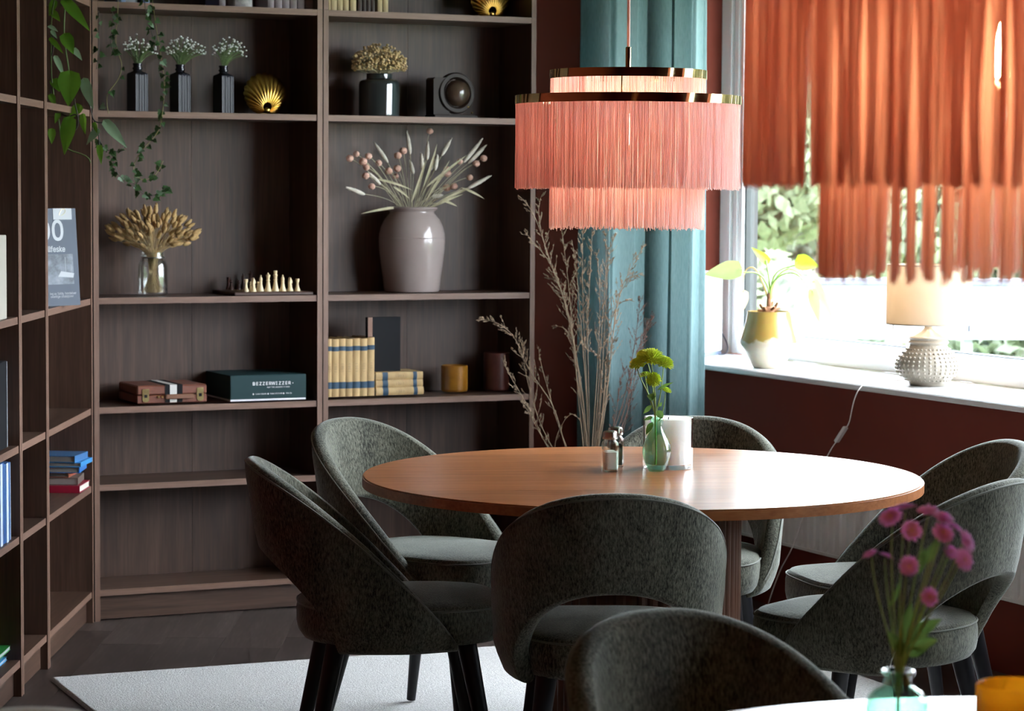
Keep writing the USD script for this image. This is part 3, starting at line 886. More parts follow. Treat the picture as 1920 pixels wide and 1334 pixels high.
# --- brown leather case with strap
u0, _ = on_b(257, 760, .022); u1, _ = on_b(388, 752, .022)
cw, cd, chh = u1 - u0, .215, .060
t = bt('leather_case', 'flat brown leather game case with brass latches and striped strap', 'case', u0, .022, ZR[2])
part('case_base', box(0, cw, 0, cd, 0, .0275, .003), 'leather_brown', t)
part('case_lid', box(0, cw, 0, cd, .0288, chh, .004), 'leather_brown', t)
for x, w, m in ((cw * .40, .016, 'strap_dark'), (cw * .40 + .016, .024, 'strap_white'), (cw * .40 + .040, .020, 'strap_dark')):
    part('strap', join(box(x, x + w, -.0016, -.0002, .002, chh + .0012), box(x, x + w, -.0016, cd, chh + .0002, chh + .0014)), m, t, label='white strap stripe' if 'white' in m else None)
for x in (cw * .12, cw * .90):
    lt = part('latch', join(box(x - .012, x + .012, -.0030, -.0002, .018, .049, .001), hull(np.vstack([np.array([[x + .012 * math.cos(a), y, .016 + .012 * math.sin(a)] for a in np.linspace(0, 2 * np.pi, 16)]) for y in (-.0034, -.0002)]))), 'latch_brass', t, 40)
    part('latch_slot', box(x - .005, x + .005, -.0037, -.0031, .020, .030), 'strap_dark', lt)
part('handle', join(box(cw * .40, cw * .80, -.0125, -.0075, .014, .030, .002), box(cw * .39, cw * .405, -.012, -.0003, .016, .028, .002), box(cw * .795, cw * .81, -.012, -.0003, .016, .028, .002)), 'leather_tan', t)
for x in (.30, .36):
    part('handle_stud', place(lathe([(0, 0), (.0055, 0), (.0055, .004), (.003, .007), (0, .007)], 16), aim((0, -1, 0)), (cw * x, -.0003, .022)), 'latch_brass', t, 40)

# --- dark green game box with lettering
u0, _ = on_b(432, 758, .004); u1, _ = on_b(574, 753, .004)
gw, gd, gh = u1 - u0, .262, .087
t = bt('game_box', 'dark green board game box with small white lettering on the fourth shelf', 'game box', u0, .004, ZR[2])
part('box_base', box(.001, gw - .001, .001, gd - .001, 0, .008), 'card_white', t)
part('box_lid', box(0, gw, 0, gd, .0055, gh, .0015), 'box_teal', t)
fr = lambda s, h, x, z, b=False, name='lettering': part(name, move(upright(text(s, h, .0006, b)), (x, -.0001, z)), 'card_white', t)
# spaced capitals
_x = gw * .565; _letters = 'BEZZERWIZZER+'
for i, chh_ in enumerate(_letters):
    if chh_ == '+': fr('+', .006, _x + (i - 6) * .0116, .0545)
    else: fr(chh_, .0105, _x + (i - 6) * .0116, .0525, True)
fr('NOT THE ANSWER TO WIN', .0045, gw * .63, .0425)
for k, s in enumerate(('3.000 ORDEN', 'TEMA PICTURE', 'FRA 15')):
    fr(s, .0044, gw * (.40, .60, .77)[k], .0205)
    part('diamond', place(lathe([(0, 0), (.0032, 0), (.0032, .0006), (0, .0006)], 4), aim((0, -1, 0)), (gw * (.30, .495, .70)[k], -.0001, .0225)), 'card_white', t)

# --- dark glass vase with dried blossoms
u, _ = on_b(711, 216, .135)
VD = B(u, .135, ZR[4] + .0003)
t = thing('dark_vase', 'black glass cylinder vase with a short narrow neck, second shelf right bookcase', 'vase', VD, BROT)
part('vase_body', lathe([(0, 0), (.066, 0), (.071, .004), (.0715, .010), (.0715, .112), (.069, .122), (.062, .128), (.047, .130), (.045, .133), (.045, .148), (.047, .150), (.043, .150), (.042, .135), (.060, .124), (.066, .11), (.066, .012), (0, .008)], 64), 'smoke_glass', t, 40)
gypsophila('dried_blossoms', 'dome of dried golden tan blossoms in the dark glass vase', 'dried flowers', VD + [0, 0, .145], .100, .112, 820, 31, 'blossom_tan', .0048, .8, lo=.22, stem='dry_leaf')

# --- dark wooden ornament: block, disc and dome on a plinth
u, _ = on_b(845, 217, .14)
t = bt('globe_bookend', 'dark wooden bookend with a round framed dome, beside the dark glass vase', 'ornament', u, .13, ZR[4])
part('plinth', box(-.085, .080, -.045, .045, 0, .012, .002), 'dark_wood', t)
part('block', hull(np.array([[x, y, z] for y in (-.035, .035) for x, z in [(-.085, .0122), (-.025, .0122), (-.020, .125), (-.030, .142), (-.078, .142), (-.085, .135)]])), 'dark_wood', t)
ring = lathe([(.070, -.012), (.073, -.006), (.073, .006), (.068, .012), (.056, .012), (.051, .004), (.050, -.012)], 56, True)
part('round_frame', move(place(ring, aim((.10, -1, .05)), (.005, -.022, .088)), (0, 0, 0)), 'dark_wood', t, 40)
rg = lathe([(.0505, -.001), (.0530, .0015), (.0520, .0035), (.0500, .001)], 56, True)
part('inner_ring', place(rg, aim((.10, -1, .05)), (.006, -.033, .088)), 'dark_wood', t, 40)
part('dome', ball(.047, 4, (1, .75, 1), (.006, -.030, .088)), 'globe_brown', t, True)
part('brass_pin', join(ball(.0030, 2, c=(.048, -.036, .040)), ball(.0034, 2, c=(.060, -.040, .020))), 'brass_gold', t, True)

# --- large mauve grey vase with dried flowers
u, _ = on_b(772, 546, .15)
VM = B(u, .15, ZR[3] + .0003)
_p = VM[1] / FPX
t = thing('ceramic_vase', 'large glossy mauve-grey ceramic vase on the third shelf', 'vase', VM, BROT)
vo = [(0, 0), (.088, 0), (.096, .003), (.099, .010), (.103, .05), (.111, .105), (.1165, .150), (.118, .178), (.1165, .205), (.110, .232), (.098, .256), (.0865, .270), (.0795, .278), (.0790, .284), (.0880, .291), (.0905, .295), (.0905, .2985), (.087, .301), (.0800, .300)]
vi = [(.0745, .290), (.0735, .278), (.084, .262), (.106, .228), (.112, .180), (.105, .10), (.094, .02), (0, .012)]
part('vase_body', lathe(vo + vi, 72), 'ceramic_mauve', t, 45)
part('vase_groove', lathe([(.1183, .1895), (.1193, .191), (.1183, .1925), (.1165, .191)], 72, True), 'ceramic_mauve', t, True)
rs = np.random.default_rng(23)


def stem_to(px, py, v, seed, bow=.02):
    """stem from inside the vase to where the photo shows the head"""
    uu, zz = on_b(px, py, v)
    tip = B(uu, v, zz) - VM
    c, sn = math.cos(-BROT), math.sin(-BROT)
    tip = np.array([tip[0] * c - tip[1] * sn, tip[0] * sn + tip[1] * c, tip[2]])
    r = np.random.default_rng(seed)
    f = np.array([-tip[0] * .22 + r.normal(0, .01), -tip[1] * .2 + r.normal(0, .01), .14])
    k = np.array([tip[0] * .22, tip[1] * .2, .297])
    nrm = math.hypot(k[0], k[1])
    if nrm > .062: k[:2] *= .062 / nrm
    return spline([f, k, k * .4 + tip * .6 + [0, 0, bow], tip], 14)


_ORD = 'first second third fourth fifth sixth seventh eighth ninth tenth eleventh twelfth thirteenth fourteenth fifteenth sixteenth seventeenth eighteenth nineteenth twentieth twenty-first twenty-second twenty-third twenty-fourth twenty-fifth twenty-sixth'.split()


def _nth(_, xs, i): return f'{_ORD[sorted(range(len(xs)), key=lambda k: xs[k]).index(i)]} from the left'


GLOBES = [(656, 297), (668, 289), (681, 303), (687, 314), (691, 293), (710, 306), (686, 330), (697, 350), (729, 321), (745, 316), (746, 292), (756, 283), (742, 331), (806, 246), (839, 326), (838, 352), (851, 350), (881, 333), (893, 307), (907, 297), (862, 303), (838, 318)]
for i, (px, py) in enumerate(GLOBES):
    v = .10 + .10 * rs.random() * (.2 if px > 860 or px < 700 else 1)
    P = stem_to(px, py, v, 100 + i)
    t = thing('dried_globe_flower', f'{_nth(px, [g[0] + .01 * j for j, g in enumerate(GLOBES)], i)} of the pink globe flowers in the grey vase', 'dried flower', VM, BROT, 'pink globe flowers in the grey vase')
    part('stem', tube(P, .0010, 5), 'dry_leaf', t)
    m = ball(.0125 * rs.uniform(.85, 1.15), 3); n = meshkit.noise(m[0] * 320, i)[:, None]
    part('flower_globe', (m[0] * (.88 + .25 * n) * [1, 1, .9] + P[-1], m[1]), 'globe_pink', t, True)
PLUMES = [((704, 271), (726, 303)), ((764, 251), (769, 287)), ((769, 303), (775, 325)), ((802, 268), (801, 298)), ((790, 290), (792, 318)), ((815, 300), (808, 318)), ((845, 262), (829, 290)), ((902, 264), (872, 302)), ((909, 275), (880, 305)), ((918, 331), (880, 352)), ((650, 352), (682, 364)), ((692, 325), (712, 345)), ((829, 366), (812, 369)), ((820, 292), (816, 318))]
for i, (a, b) in enumerate(PLUMES):
    v = .10 + .09 * rs.random() * (.2 if a[0] > 880 or a[0] < 680 else 1)
    P = stem_to(*b, v, 200 + i, .01); Q = stem_to(*a, v, 200 + i, .01)[-1]
    t = thing('dried_grass_plume', f'{_nth(0, [g[0][0] + .01 * j for j, g in enumerate(PLUMES)], i)} of the cream grass plumes in the grey vase', 'dried grass', VM, BROT, 'cream grass plumes in the grey vase')
    part('stem', tube(P, .0009, 5), 'dry_leaf', t)
    L = np.linalg.norm(Q - P[-1]) * 1.15
    part('plume', place(grass_plume(L, .0070, 40 + i), aim(Q - P[-1]), P[-1] - (Q - P[-1]) * .08), 'plume_cream', t, True)
LEAVES = [((680, 398), (752, 388)), ((776, 354), (706, 335)), ((770, 372), (738, 350)), ((878, 288), (800, 350)), ((911, 372), (866, 352)), ((858, 386), (830, 376)), ((800, 300), (772, 380)), ((905, 340), (820, 380)), ((870, 362), (800, 392)), ((822, 270), (795, 350)), ((845, 300), (800, 375))]
for i, (a, b) in enumerate(LEAVES):
    v = .13 - .05 * rs.random()
    P = stem_to(*b, v, 300 + i, .0); Q = stem_to(*a, v - .015, 300 + i, 0)[-1]
    t = thing('dried_leaf_blade', f'{_nth(0, [g[0][0] + .01 * j for j, g in enumerate(LEAVES)], i)} of the dried leaf blades in the grey vase', 'dried leaf', VM, BROT, 'dried leaf blades in the grey vase')
    part('stem', tube(P, .0008, 4), 'dry_leaf', t)
    part('blade', leaf(P[-1], Q, .0095, (0, -1, .4), .35, .25, 'blade'), 'dry_leaf', t, True)

# --- books


def book(w, h, d, cov=.0022, round_=.3, inset=.0025):
    """standing book, spine towards -y, thickness along x: cover, pages"""
    n = 9; a = np.linspace(-1, 1, n)
    sp = [(x * w / 2, -(1 - x * x) * w * round_ * .5) for x in a]
    out = sp + [(w / 2, d), (w / 2 - cov, d), (w / 2 - cov, cov)] + [(x * (w / 2 - cov), cov - (1 - x * x) * w * round_ * .4) for x in a[::-1]] + [(-w / 2 + cov, d), (-w / 2, d)]
    import shapely
    g = trimesh.creation.extrude_polygon(shapely.Polygon(out).buffer(0), h, engine='earcut')
    pages = box(-w / 2 + cov + .0002, w / 2 - cov - .0002, cov + .001, d - inset, inset, h - inset)
    return (np.array(g.vertices), np.array(g.faces)), pages


def band(w, z0, z1, round_=.3, e=.0004):
    a = np.linspace(-1, 1, 11)
    P = np.array([(x * (w / 2 + e), -(1 - x * x) * w * round_ * .5 - e) for x in a])
    V = np.vstack([np.column_stack([P, np.full(11, z)]) for z in (z0, z1)])
    return V, grid_faces(2, 11)


def emblem(w, zc, round_=.3):
    y = -w * round_ * .5 - .0005
    R = []
    for dz in (-.0075, 0, .0075):
        a = np.linspace(0, 2 * np.pi, 21)
        R.append(tube(np.stack([.0052 * np.cos(a), 0 * a + y + .0018 * np.cos(a) ** 2, zc + dz + .0062 * np.sin(a)], 1), .00035, 4))
    return join(*R)


def series_book(label, loc, rotz, w, h, d, T=None, group='cream volumes with blue bands'):
    t = thing('cream_book', label, 'book', loc, rotz, group)
    f = (lambda m: m) if T is None else (lambda m: xform(m, T))
    c, p = book(w, h, d)
    part('cover', f(c), 'cloth_cream', t, 30); part('page_block', f(p), 'paper', t)
    part('spine_band', f(band(w, h * .79, h * .87)), 'band_blue', t, True, label='dark blue band')
    part('spine_band', f(band(w, h * .14, h * .255)), 'band_blue', t, True, label='dark blue band')
    part('spine_emblem', f(emblem(w, h * .50)), 'emblem_ink', t)


xs = [613.5, 622.0, 635.5, 648, 661, 675, 688.5, 702]
ORD = ['first', 'second', 'third', 'fourth', 'fifth', 'sixth', 'seventh']
for i in range(7):
    ua, _ = on_b(xs[i], 744, .045); ub, _ = on_b(xs[i + 1], 744, .045)
    if i == 0: ua = max(ua, .8 + G + SP + .0005); 
    w = ub - ua - .0008
    series_book(f'{ORD[i]} from the left of the seven upright cream volumes with blue bands', B((ua + ub) / 2, .045, ZR[2] + .0013), BROT, w, .201 + .002 * (i == 6) - .0015 * (i % 2), .145)
LIE = [('lowest', 703, 793.5), ('middle', 703, 792.5), ('topmost', 703, 793)]
z = ZR[2] + .0008
for i, (nm, a, b) in enumerate(LIE):
    ua, _ = on_b(a, 738 - 14 * i, .05); ub, _ = on_b(b, 738 - 14 * i, .05)
    w = .0268 if i != 1 else .0255
    T = np.eye(4); T[:3, :3] = [[0, 0, 1], [0, 1, 0], [-1, 0, 0]]; T[:3, 3] = (0, 0, w / 2)
    series_book(f'{nm} of the three cream volumes lying flat in a pile', B(ua + .003, .048 + .002 * i, z), BROT, w, ub - ua - .003, .145, T, 'cream volumes lying flat')
    z += w + .0006
ua, _ = on_b(687, 697, .10); ub, _ = on_b(752, 697, .10)
t = thing('black_book', 'tall black hardback standing upright on the pile of cream volumes', 'book', B(ua, .085, z), BROT + .10)
bw_, bh_ = (ub - ua) * .98, .190
T = np.eye(4)
part('cover', join(box(0.0, bw_, 0, .0028, 0, bh_, .001), box(0.0, bw_, .018, .0208, 0, bh_, .001), box(0, .0028, .0028, .018, 0, bh_)), 'strap_dark', t)
part('page_block', box(.003, bw_ - .004, .0029, .0179, .003, bh_ - .003), 'paper', t)
part('spine_cloth', box(-.0006, .017, -.0006, -.0001, .0, bh_), 'leather_tan', t, label='brown cloth spine strip')
part('fore_edge', box(bw_ - .0038, bw_ + .0004, .003, .0178, .002, bh_ - .002), 'card_white', t, label='white fore edge')

# --- candle glasses on the fourth shelf
def tumbler(r, h, t=.004, foot=.008): return lathe([(0, 0), (r * .92, 0), (r * .98, .003), (r, .01), (r, h - .002), (r - t * .5, h), (r - t, h - .002), (r - t, foot + .004), (r * .85, foot), (0, foot)], 56)


u, _ = on_b(852, 730, .14)
t = bt('amber_candle_glass', 'amber glass candle holder on the fourth shelf, beside the lying cream books', 'candle holder', u, .14, ZR[2])
part('tumbler', tumbler(.0475, .093), 'amber_dark', t, 40)
part('glass_foot', lathe([(0, 0.0008), (.040, .0008), (.043, .004), (.040, .0075), (0, .0075)], 48), 'smoke_glass', t, 40)
u, _ = on_b(931, 728, .14)
t = bt('oxblood_candle_glass', 'dark oxblood red glass candle holder at the right end of the fourth shelf', 'candle holder', u, .14, ZR[2])
part('tumbler', tumbler(.047, .135), 'glass_oxblood', t, 40)
part('wax', lathe([(0, .009), (.041, .009), (.041, .100), (0, .100)], 40), 'glass_oxblood', t, 40)

# --- books on the highest shelf, only their feet in the picture
plain('cloth_lilac', (.30, .24, .26), .7)
plain('cloth_wine', (.14, .03, .06), .6)
plain('cloth_dark', (.05, .03, .025), .6)
plain('cloth_tan', (.55, .42, .24), .7)
plain('cover_blue_grey', (.14, .20, .36), .5)
varied('cover_floral', (.20, .17, .18), (.60, .56, .55), (40, 40, 40), .6)


def top_row(name, label, cat, spans, py, h, mat, v=.05, group=None, foot=None):
    for i, (a, b) in enumerate(spans):
        ua, _ = on_b(a, py, v); ub, _ = on_b(b, py, v)
        w = ub - ua - .0008
        lab = label if isinstance(label, str) else label[i]
        t = bt(name, lab, cat, (ua + ub) / 2, v, ZR[5] + .0005, 0, group)
        c, p = book(w, h, .15)
        part('cover', c, mat, t, 30); part('page_block', p, 'paper', t)
        if foot: part('spine_label', band(w, .045, .11), foot, t, True, label='wine red label')


top_row('lilac_book', [f'{o} of six lilac-grey book spines on the highest shelf, left bookcase' for o in ('first', 'second', 'third', 'fourth', 'fifth', 'last')], 'book', [(502, 514), (516, 529), (530, 543), (544, 557), (558, 571), (573, 590)], 14, .23, 'cloth_lilac', group='lilac-grey books on the highest shelf')
top_row('grey_book', 'single grey book spine on the highest shelf beside a floral one', 'book', [(411, 423)], 11, .23, 'cloth_lilac')
top_row('floral_book', 'book with a mottled floral spine on the highest shelf', 'book', [(440, 473)], 11, .22, 'cover_floral')
top_row('blue_book', ['blue-grey book foot above the first black bottle on the highest shelf', 'blue-grey book foot above the middle black bottle on the highest shelf'], 'book', [(219, 236), (268, 281)], 6, .2, 'cover_blue_grey')
top_row('wine_label_book', [f'{o} of four tan books with wine labels on the highest shelf' for o in ('first', 'second', 'third', 'fourth')], 'book', [(616, 620), (621, 632), (633, 643), (644, 654)], 20, .21, 'cloth_tan', group='tan books with wine labels', foot='cloth_wine')
top_row('wine_label_book', 'tan wine-labelled book standing just left of thin dark books', 'book', [(657, 668)], 20, .21, 'cloth_tan', foot='cloth_wine')
top_row('dark_book', [f'{o} of four thin dark brown books on the highest shelf, right bookcase' for o in ('first', 'second', 'third', 'fourth')], 'book', [(671, 679), (680, 687), (688, 695), (696, 703)], 21, .20, 'cloth_dark', group='thin dark books on the highest shelf')
top_row('cream_label_book', ['left one of two tan books with wine labels beside bare shelf', 'right one of two tan books with wine labels beside bare shelf'], 'book', [(708, 717), (718, 728)], 22, .21, 'cloth_tan', foot='cloth_wine')
# ================================================================== fringe pendant lamps
plain('brass_polished', (.86, .62, .30), .07, 1.0)
plain('cord_pink', (.72, .50, .47), .6)
plain('cord_red', (.45, .10, .06), .6)


def fringe_mat(name, c1, c2, tr, fac):
    mk(name, {'g': ('geometry', {}), 'm': ('mapping', dict(scale=(420, 420, 2.0))), 'n': ('noise_texture', dict(scale=1.0, detail=2.0)), 'r': ('rgb_ramp', dict(ramp=[(.3, c1), (.7, c2)])),
              'd': ('diffuse_bsdf', {}), 'gl': ('glossy_bsdf', dict(color=(.5, .5, .5), roughness=.35)), 't': ('translucent_bsdf', dict(color=tr)), 'x': ('mix_closure', dict(fac=fac)), 'y': ('mix_closure', dict(fac=.06))},
       [('g.position', 'm.vector'), ('m.vector', 'n.vector'), ('n.fac', 'r.fac'), ('r.color', 'd.color'), ('d.BSDF', 'x.closure1'), ('t.BSDF', 'x.closure2'), ('x.closure', 'y.closure1'), ('gl.BSDF', 'y.closure2')], 'y.closure')


fringe_mat('fringe_pink', (.92, .57, .55), (.97, .69, .67), (.97, .73, .71), .5)
fringe_mat('fringe_terracotta', (.71, .37, .33), (.83, .49, .45), (.87, .54, .50), .52)
emit('filament_warm', (1.0, .80, .58), 120.0)
emit('filament_amber', (1.0, .66, .34), 135.0)
mk('bulb_glass', {'t': ('transparent_bsdf', dict(color=(1, .95, .86))), 'g': ('glossy_bsdf', dict(roughness=.02)), 'x': ('mix_closure', dict(fac=.06))}, [('t.BSDF', 'x.closure1'), ('g.BSDF', 'x.closure2')], 'x.closure')
RO, RI = .2690, .1870


def strands(R, z1, z0, n, jit, rag, seed, clump=0, wav=.0012):
    rs = np.random.default_rng(seed)
    out = []
    base = np.linspace(0, 2 * np.pi, n, endpoint=False)
    drift_c = rs.normal(0, 1, 4096)
    for i, a in enumerate(base):
        a = a + rs.normal(0, .35) * 2 * np.pi / n
        k = 7; t = np.linspace(0, 1, k)
        r = R + rs.normal(0, jit)
        tw = rs.normal(0, wav) * t ** 1.5 / R + rs.normal(0, wav * .4, k).cumsum() * .35 / R * t
        if clump:
            c = int(i // clump); q = (i % clump) / clump - .5
            tw = tw + (drift_c[c] * .0055 * t - q * 2 * np.pi / n * clump * .50 * t) / R * R
            tw = tw + drift_c[(c + 999) % 4096] * .006 * np.sin(t * 3)
        rr = r + rs.normal(0, jit) * t
        z = z1 + (z0 + rs.normal(0, rag) - z1) * t
        out.append(np.stack([rr * np.cos(a + tw), rr * np.sin(a + tw), z], 1))
    return out


def pendant(label, loc, mat, cord, n_out, n_in, wid, clump, seed, fil):
    t = thing('fringe_pendant_lamp', label, 'lamp', (*loc[:2], 0))
    part('ceiling_cup', lathe([(0, HC - .0255), (.045, HC - .0255), (.052, HC - .02), (.052, HC - .0005), (0, HC - .0005)], 32), 'brass_polished', t, 40)
    part('cord', tube([[0, 0, 1.772], [0, 0, 2.1], [0, 0, HC - .025]], .0036, 10), cord, t, True)
    part('stem_rod', lathe([(0, 1.690), (.0068, 1.690), (.0068, 1.771), (.0058, 1.7735), (0, 1.7735)], 20), 'brass_polished', t, 40)
    for nm, R, z0, z1 in (('ring_upper', RI, 1.6968, 1.7172), ('ring_lower', RO, 1.6360, 1.6565)):
        rg = lathe([(R - .0018, z0), (R, z0), (R, z1), (R - .0018, z1), (R - .0018, z0)], 120)
        part('ring_band', rg, 'brass_polished', t, 40)
    for k in range(3):
        a = k * 2.094 + .4
        part('spoke', tube([[0, 0, 1.7], [(RI - .001) * math.cos(a), (RI - .001) * math.sin(a), 1.7]], .0022, 8), 'brass_polished', t, True)
        part('strut', tube([[(RI - .004) * math.cos(a), (RI - .004) * math.sin(a), 1.70], [(RI + .004) * math.cos(a), (RI + .004) * math.sin(a), 1.640], [(RO - .001) * math.cos(a), (RO - .001) * math.sin(a), 1.6405]], .0018, 8), 'brass_polished', t, True)
    part('socket', lathe([(0, 1.618), (.0165, 1.618), (.0185, 1.622), (.0185, 1.680), (.012, 1.690), (0, 1.690)], 24), 'brass_polished', t, 40)
    b = part('bulb', lathe([(.012, 1.6175), (.014, 1.610), (.019, 1.600), (.019, 1.548), (.012, 1.534), (.001, 1.529)], 24), 'bulb_glass', t, True)
    part('filament', join(*[tube([[.005 * math.cos(q), .005 * math.sin(q), 1.606], [.006 * math.cos(q), .006 * math.sin(q), 1.551]], .0011, 6) for q in (0, 1.57, 3.14, 4.71)]), fil, b)
    curves('fringe_tier', strands(RO - .0046, 1.6385, 1.4385, n_out, .0011, .0022, seed, clump), wid, mat, t)
    curves('fringe_tier', strands(RI - .0046, 1.699, 1.3455, n_in, .0011, .0030, seed + 1, clump), wid, mat, t)
    return t


_p = at_y(1177.5, 181, 6.0)
pendant('pale pink two-tier fringe pendant lamp with brass rings above the large table', _p, 'fringe_pink', 'cord_pink', 1500, 1050, .0017, 0, 3, 'filament_warm')
_q = at_y(1878, 300, 2.6)
pendant('terracotta red two-tier fringe pendant lamp close to the camera, at the upper right', _q, 'fringe_terracotta', 'cord_red', 860, 540, .0027, 9, 8, 'filament_amber')

# ================================================================== curtain
mk('curtain_linen', {'tc': ('texture_coordinate', {}), 'm': ('mapping', dict(scale=(260, 260, 40))), 'n': ('noise_texture', dict(scale=1.0, detail=3.0)), 'r': ('rgb_ramp', dict(ramp=[(.3, (.115, .195, .205)), (.7, (.185, .275, .285))])),
    'b': ('bump', dict(strength=.5, distance=.001)), 'p': ('principled_bsdf', dict(roughness=.8, specular_ior_level=.2)), 't': ('translucent_bsdf', dict(color=(.22, .33, .34))), 'x': ('mix_closure', dict(fac=.30))},
   [('tc.object', 'm.vector'), ('m.vector', 'n.vector'), ('n.fac', 'r.fac'), ('r.color', 'p.base_color'), ('n.fac', 'b.height'), ('b.normal', 'p.normal'), ('p.BSDF', 'x.closure1'), ('t.BSDF', 'x.closure2')], 'x.closure')
cA, cB = WN(4.207, 8.292, 0), WN(4.195, 7.475, 0)
cd = cB - cA; cl = np.linalg.norm(cd); cd /= cl; cn = np.array([-cd[1], cd[0], 0])
t = thing('curtain', 'teal grey linen curtain hanging in folds between the red wall and the window', 'curtain', cA)
n, m = 260, 26
s = np.linspace(0, 1, n)
ph = 2 * np.pi * (5.6 * s + .35 * np.sin(6.5 * s + .6))
V = []
for j in range(m):
    q = j / (m - 1); z = 2.57 - q * 2.555
    amp = (.060 + .012 * q) * (.75 + .4 * np.sin(9 * s + 1.2))
    fold = amp * (np.sin(ph + .25 * np.sin(q * 3 + 5 * s)) + .28 * np.sin(2.3 * ph + 1 + q))
    along = s * cl + .012 * np.sin(2 * ph + .5) + .004 * np.sin(q * 5) * (s - .5)
    V.append(cd * along[:, None] + cn * fold[:, None] + [0, 0, z])
V = np.array(V)
F = grid_faces(m, n)
V2 = V + cn * .0012
part('curtain_cloth', (V.reshape(-1, 3), F), 'curtain_linen', t, True)
part('curtain_rail', tube([cd * -.06 + [0, 0, 2.585], cd * (cl + .06) + [0, 0, 2.585]], .011, 12), 'frame_white', t, True)

# ================================================================== radiator below the window
t = thing('panel_radiator', 'low white fluted panel radiator on the red wall below the window sill', 'radiator', WN(N_WALL, W_BACK, 0), WROT)
rx0, rx1, rz0, rz1 = .62, 3.05, .237, .447
k = np.arange(rx0 + .02, rx1 - .02, .04)
xs_, ys_ = [], []
for x in k:
    for dx, dy in ((0, 0), (.006, .006), (.022, .006), (.028, 0)):
        xs_.append(x + dx); ys_.append(-.088 + dy)
P = np.array([xs_, ys_]).T
lev = [(rz0 + .012, .006), (rz0 + .026, 0), (rz1 - .026, 0), (rz1 - .012, .006)]
def _flat(f): return np.where(P[:, 1] > -.085, -.088 + (P[:, 1] + .088) * f, P[:, 1])
V = np.concatenate([np.column_stack([P[:, 0], _flat(1 - o / .006), np.full(len(P), z)]) for z, o in lev])
part('front_panel', (V, grid_faces(4, len(P))), 'radiator_white', t, 25)
part('panel_body', box(rx0, rx1, -.080, -.074, rz0, rz1, .002), 'radiator_white', t)
part('panel_edge', join(box(rx0, rx1, -.090, -.080, rz0, rz0 + .012, .002), box(rx0, rx1, -.090, -.080, rz1 - .012, rz1, .002)), 'radiator_white', t)
part('side_cover', box(rx0 - .002, rx0 + .001, -.090, -.012, rz0, rz1 + .004), 'radiator_white', t)
part('side_cover', box(rx1 - .001, rx1 + .002, -.090, -.012, rz0, rz1 + .004), 'radiator_white', t)
part('top_grille', join(*[box(x, x + .006, -.088, -.014, rz1 + .0005, rz1 + .004) for x in np.arange(rx0 + .01, rx1 - .01, .022)], box(rx0, rx1, -.090, -.086, rz1, rz1 + .004), box(rx0, rx1, -.018, -.012, rz1, rz1 + .004)), 'radiator_white', t)
part('rear_panel', box(rx0 + .01, rx1 - .01, -.020, -.014, rz0, rz1), 'radiator_white', t)
for x in (rx0 + .3, rx1 - .3): part('wall_bracket', box(x, x + .03, -.014, -.0005, rz0 + .02, rz1 - .02), 'radiator_white', t)
part('supply_pipe', tube([[rx0 + .06, -.05, rz0 + .002], [rx0 + .06, -.05, .0]], .008, 10), 'radiator_white', t, True)

# ================================================================== on the window sill
varied('device_white', (.72, .74, .78), (.78, .80, .83), (3, 3, 3), .35)
plain('device_base', (.16, .20, .30), .3)
plain('cable_dark', (.03, .04, .06), .4)
L, R = on_z(1317, 670.5, ZS), on_z(1354, 664.8, ZS)
ax = (R - L) / np.linalg.norm(R - L); wd = np.linalg.norm(R - L)
hgt = at_y(1340, 509, R[1] - .05)[2] - ZS
t = thing('white_speaker', 'white box-shaped speaker with a thin dark cable at the curtain end of the sill', 'speaker', L + [0, 0, .0003], math.atan2(ax[1], ax[0]))
part('speaker_body', box(0, wd, 0, .075, .012, hgt, .006), 'device_white', t)
part('speaker_base', box(.002, wd - .002, .002, .073, 0, .0115, .002), 'device_base', t)
part('cable', tube(spline([[wd + .001, .03, .115], [wd + .05, .02, .075], [wd + .055, .0, .03], [wd + .010, -.012, .006], [wd - .06, -.010, .0035]], 22), .0022, 6), 'cable_dark', t, True)

# potted plant
mk('pot_glaze', {'tc': ('texture_coordinate', {}), 'x': ('separate_xyz', {}), 'n': ('noise_texture', dict(scale=14.0, detail=3.0)), 'k': ('math', dict(math_type='multiply_add', value2=.085, value3=0.0)), 's': ('math', dict(math_type='subtract')),
                'g': ('map_range', dict(from_min=.052, from_max=.060, to_min=0.0, to_max=1.0, clamp=True)), 'c': ('mix_color', dict(a=(.66, .58, .44), b=(.46, .29, .075))),
                'n2': ('noise_texture', dict(scale=40.0, detail=3.0)), 'm': ('mix_color', dict(blend_type='multiply', fac=.25)),
                'p': ('principled_bsdf', dict(roughness=.16, specular_ior_level=.6))},
   [('tc.object', 'x.vector'), ('tc.object', 'n.vector'), ('n.fac', 'k.value1'), ('x.z', 's.value1'), ('k.value', 's.value2'), ('s.value', 'g.value'), ('g.result', 'c.fac'), ('tc.object', 'n2.vector'), ('c.result', 'm.a'), ('n2.color', 'm.b'), ('m.result', 'p.base_color')], 'p.BSDF')
leafy('plant_leaf', (.17, .26, .015), (.26, .36, .03), .35, .45, (.40, .52, .03))
leafy('plant_leaf_pale', (.26, .33, .11), (.34, .41, .18), .35, .45, (.42, .52, .18))
leafy('leaf_wilted', (.72, .50, .25), (.80, .66, .42), .5, .4, (.85, .70, .4))
varied('root_brown', (.20, .075, .03), (.40, .19, .09), (60, 60, 60), .8)
varied('soil', (.05, .035, .025), (.10, .07, .05), (120, 120, 120), .95)
plain('stalk_green', (.30, .46, .10), .4)
PT = on_z(1440, 690, ZS); PT[2] = ZS
S = PT[1] / FPX
zz = lambda y: at_y(1440, y, PT[1])[2] - ZS
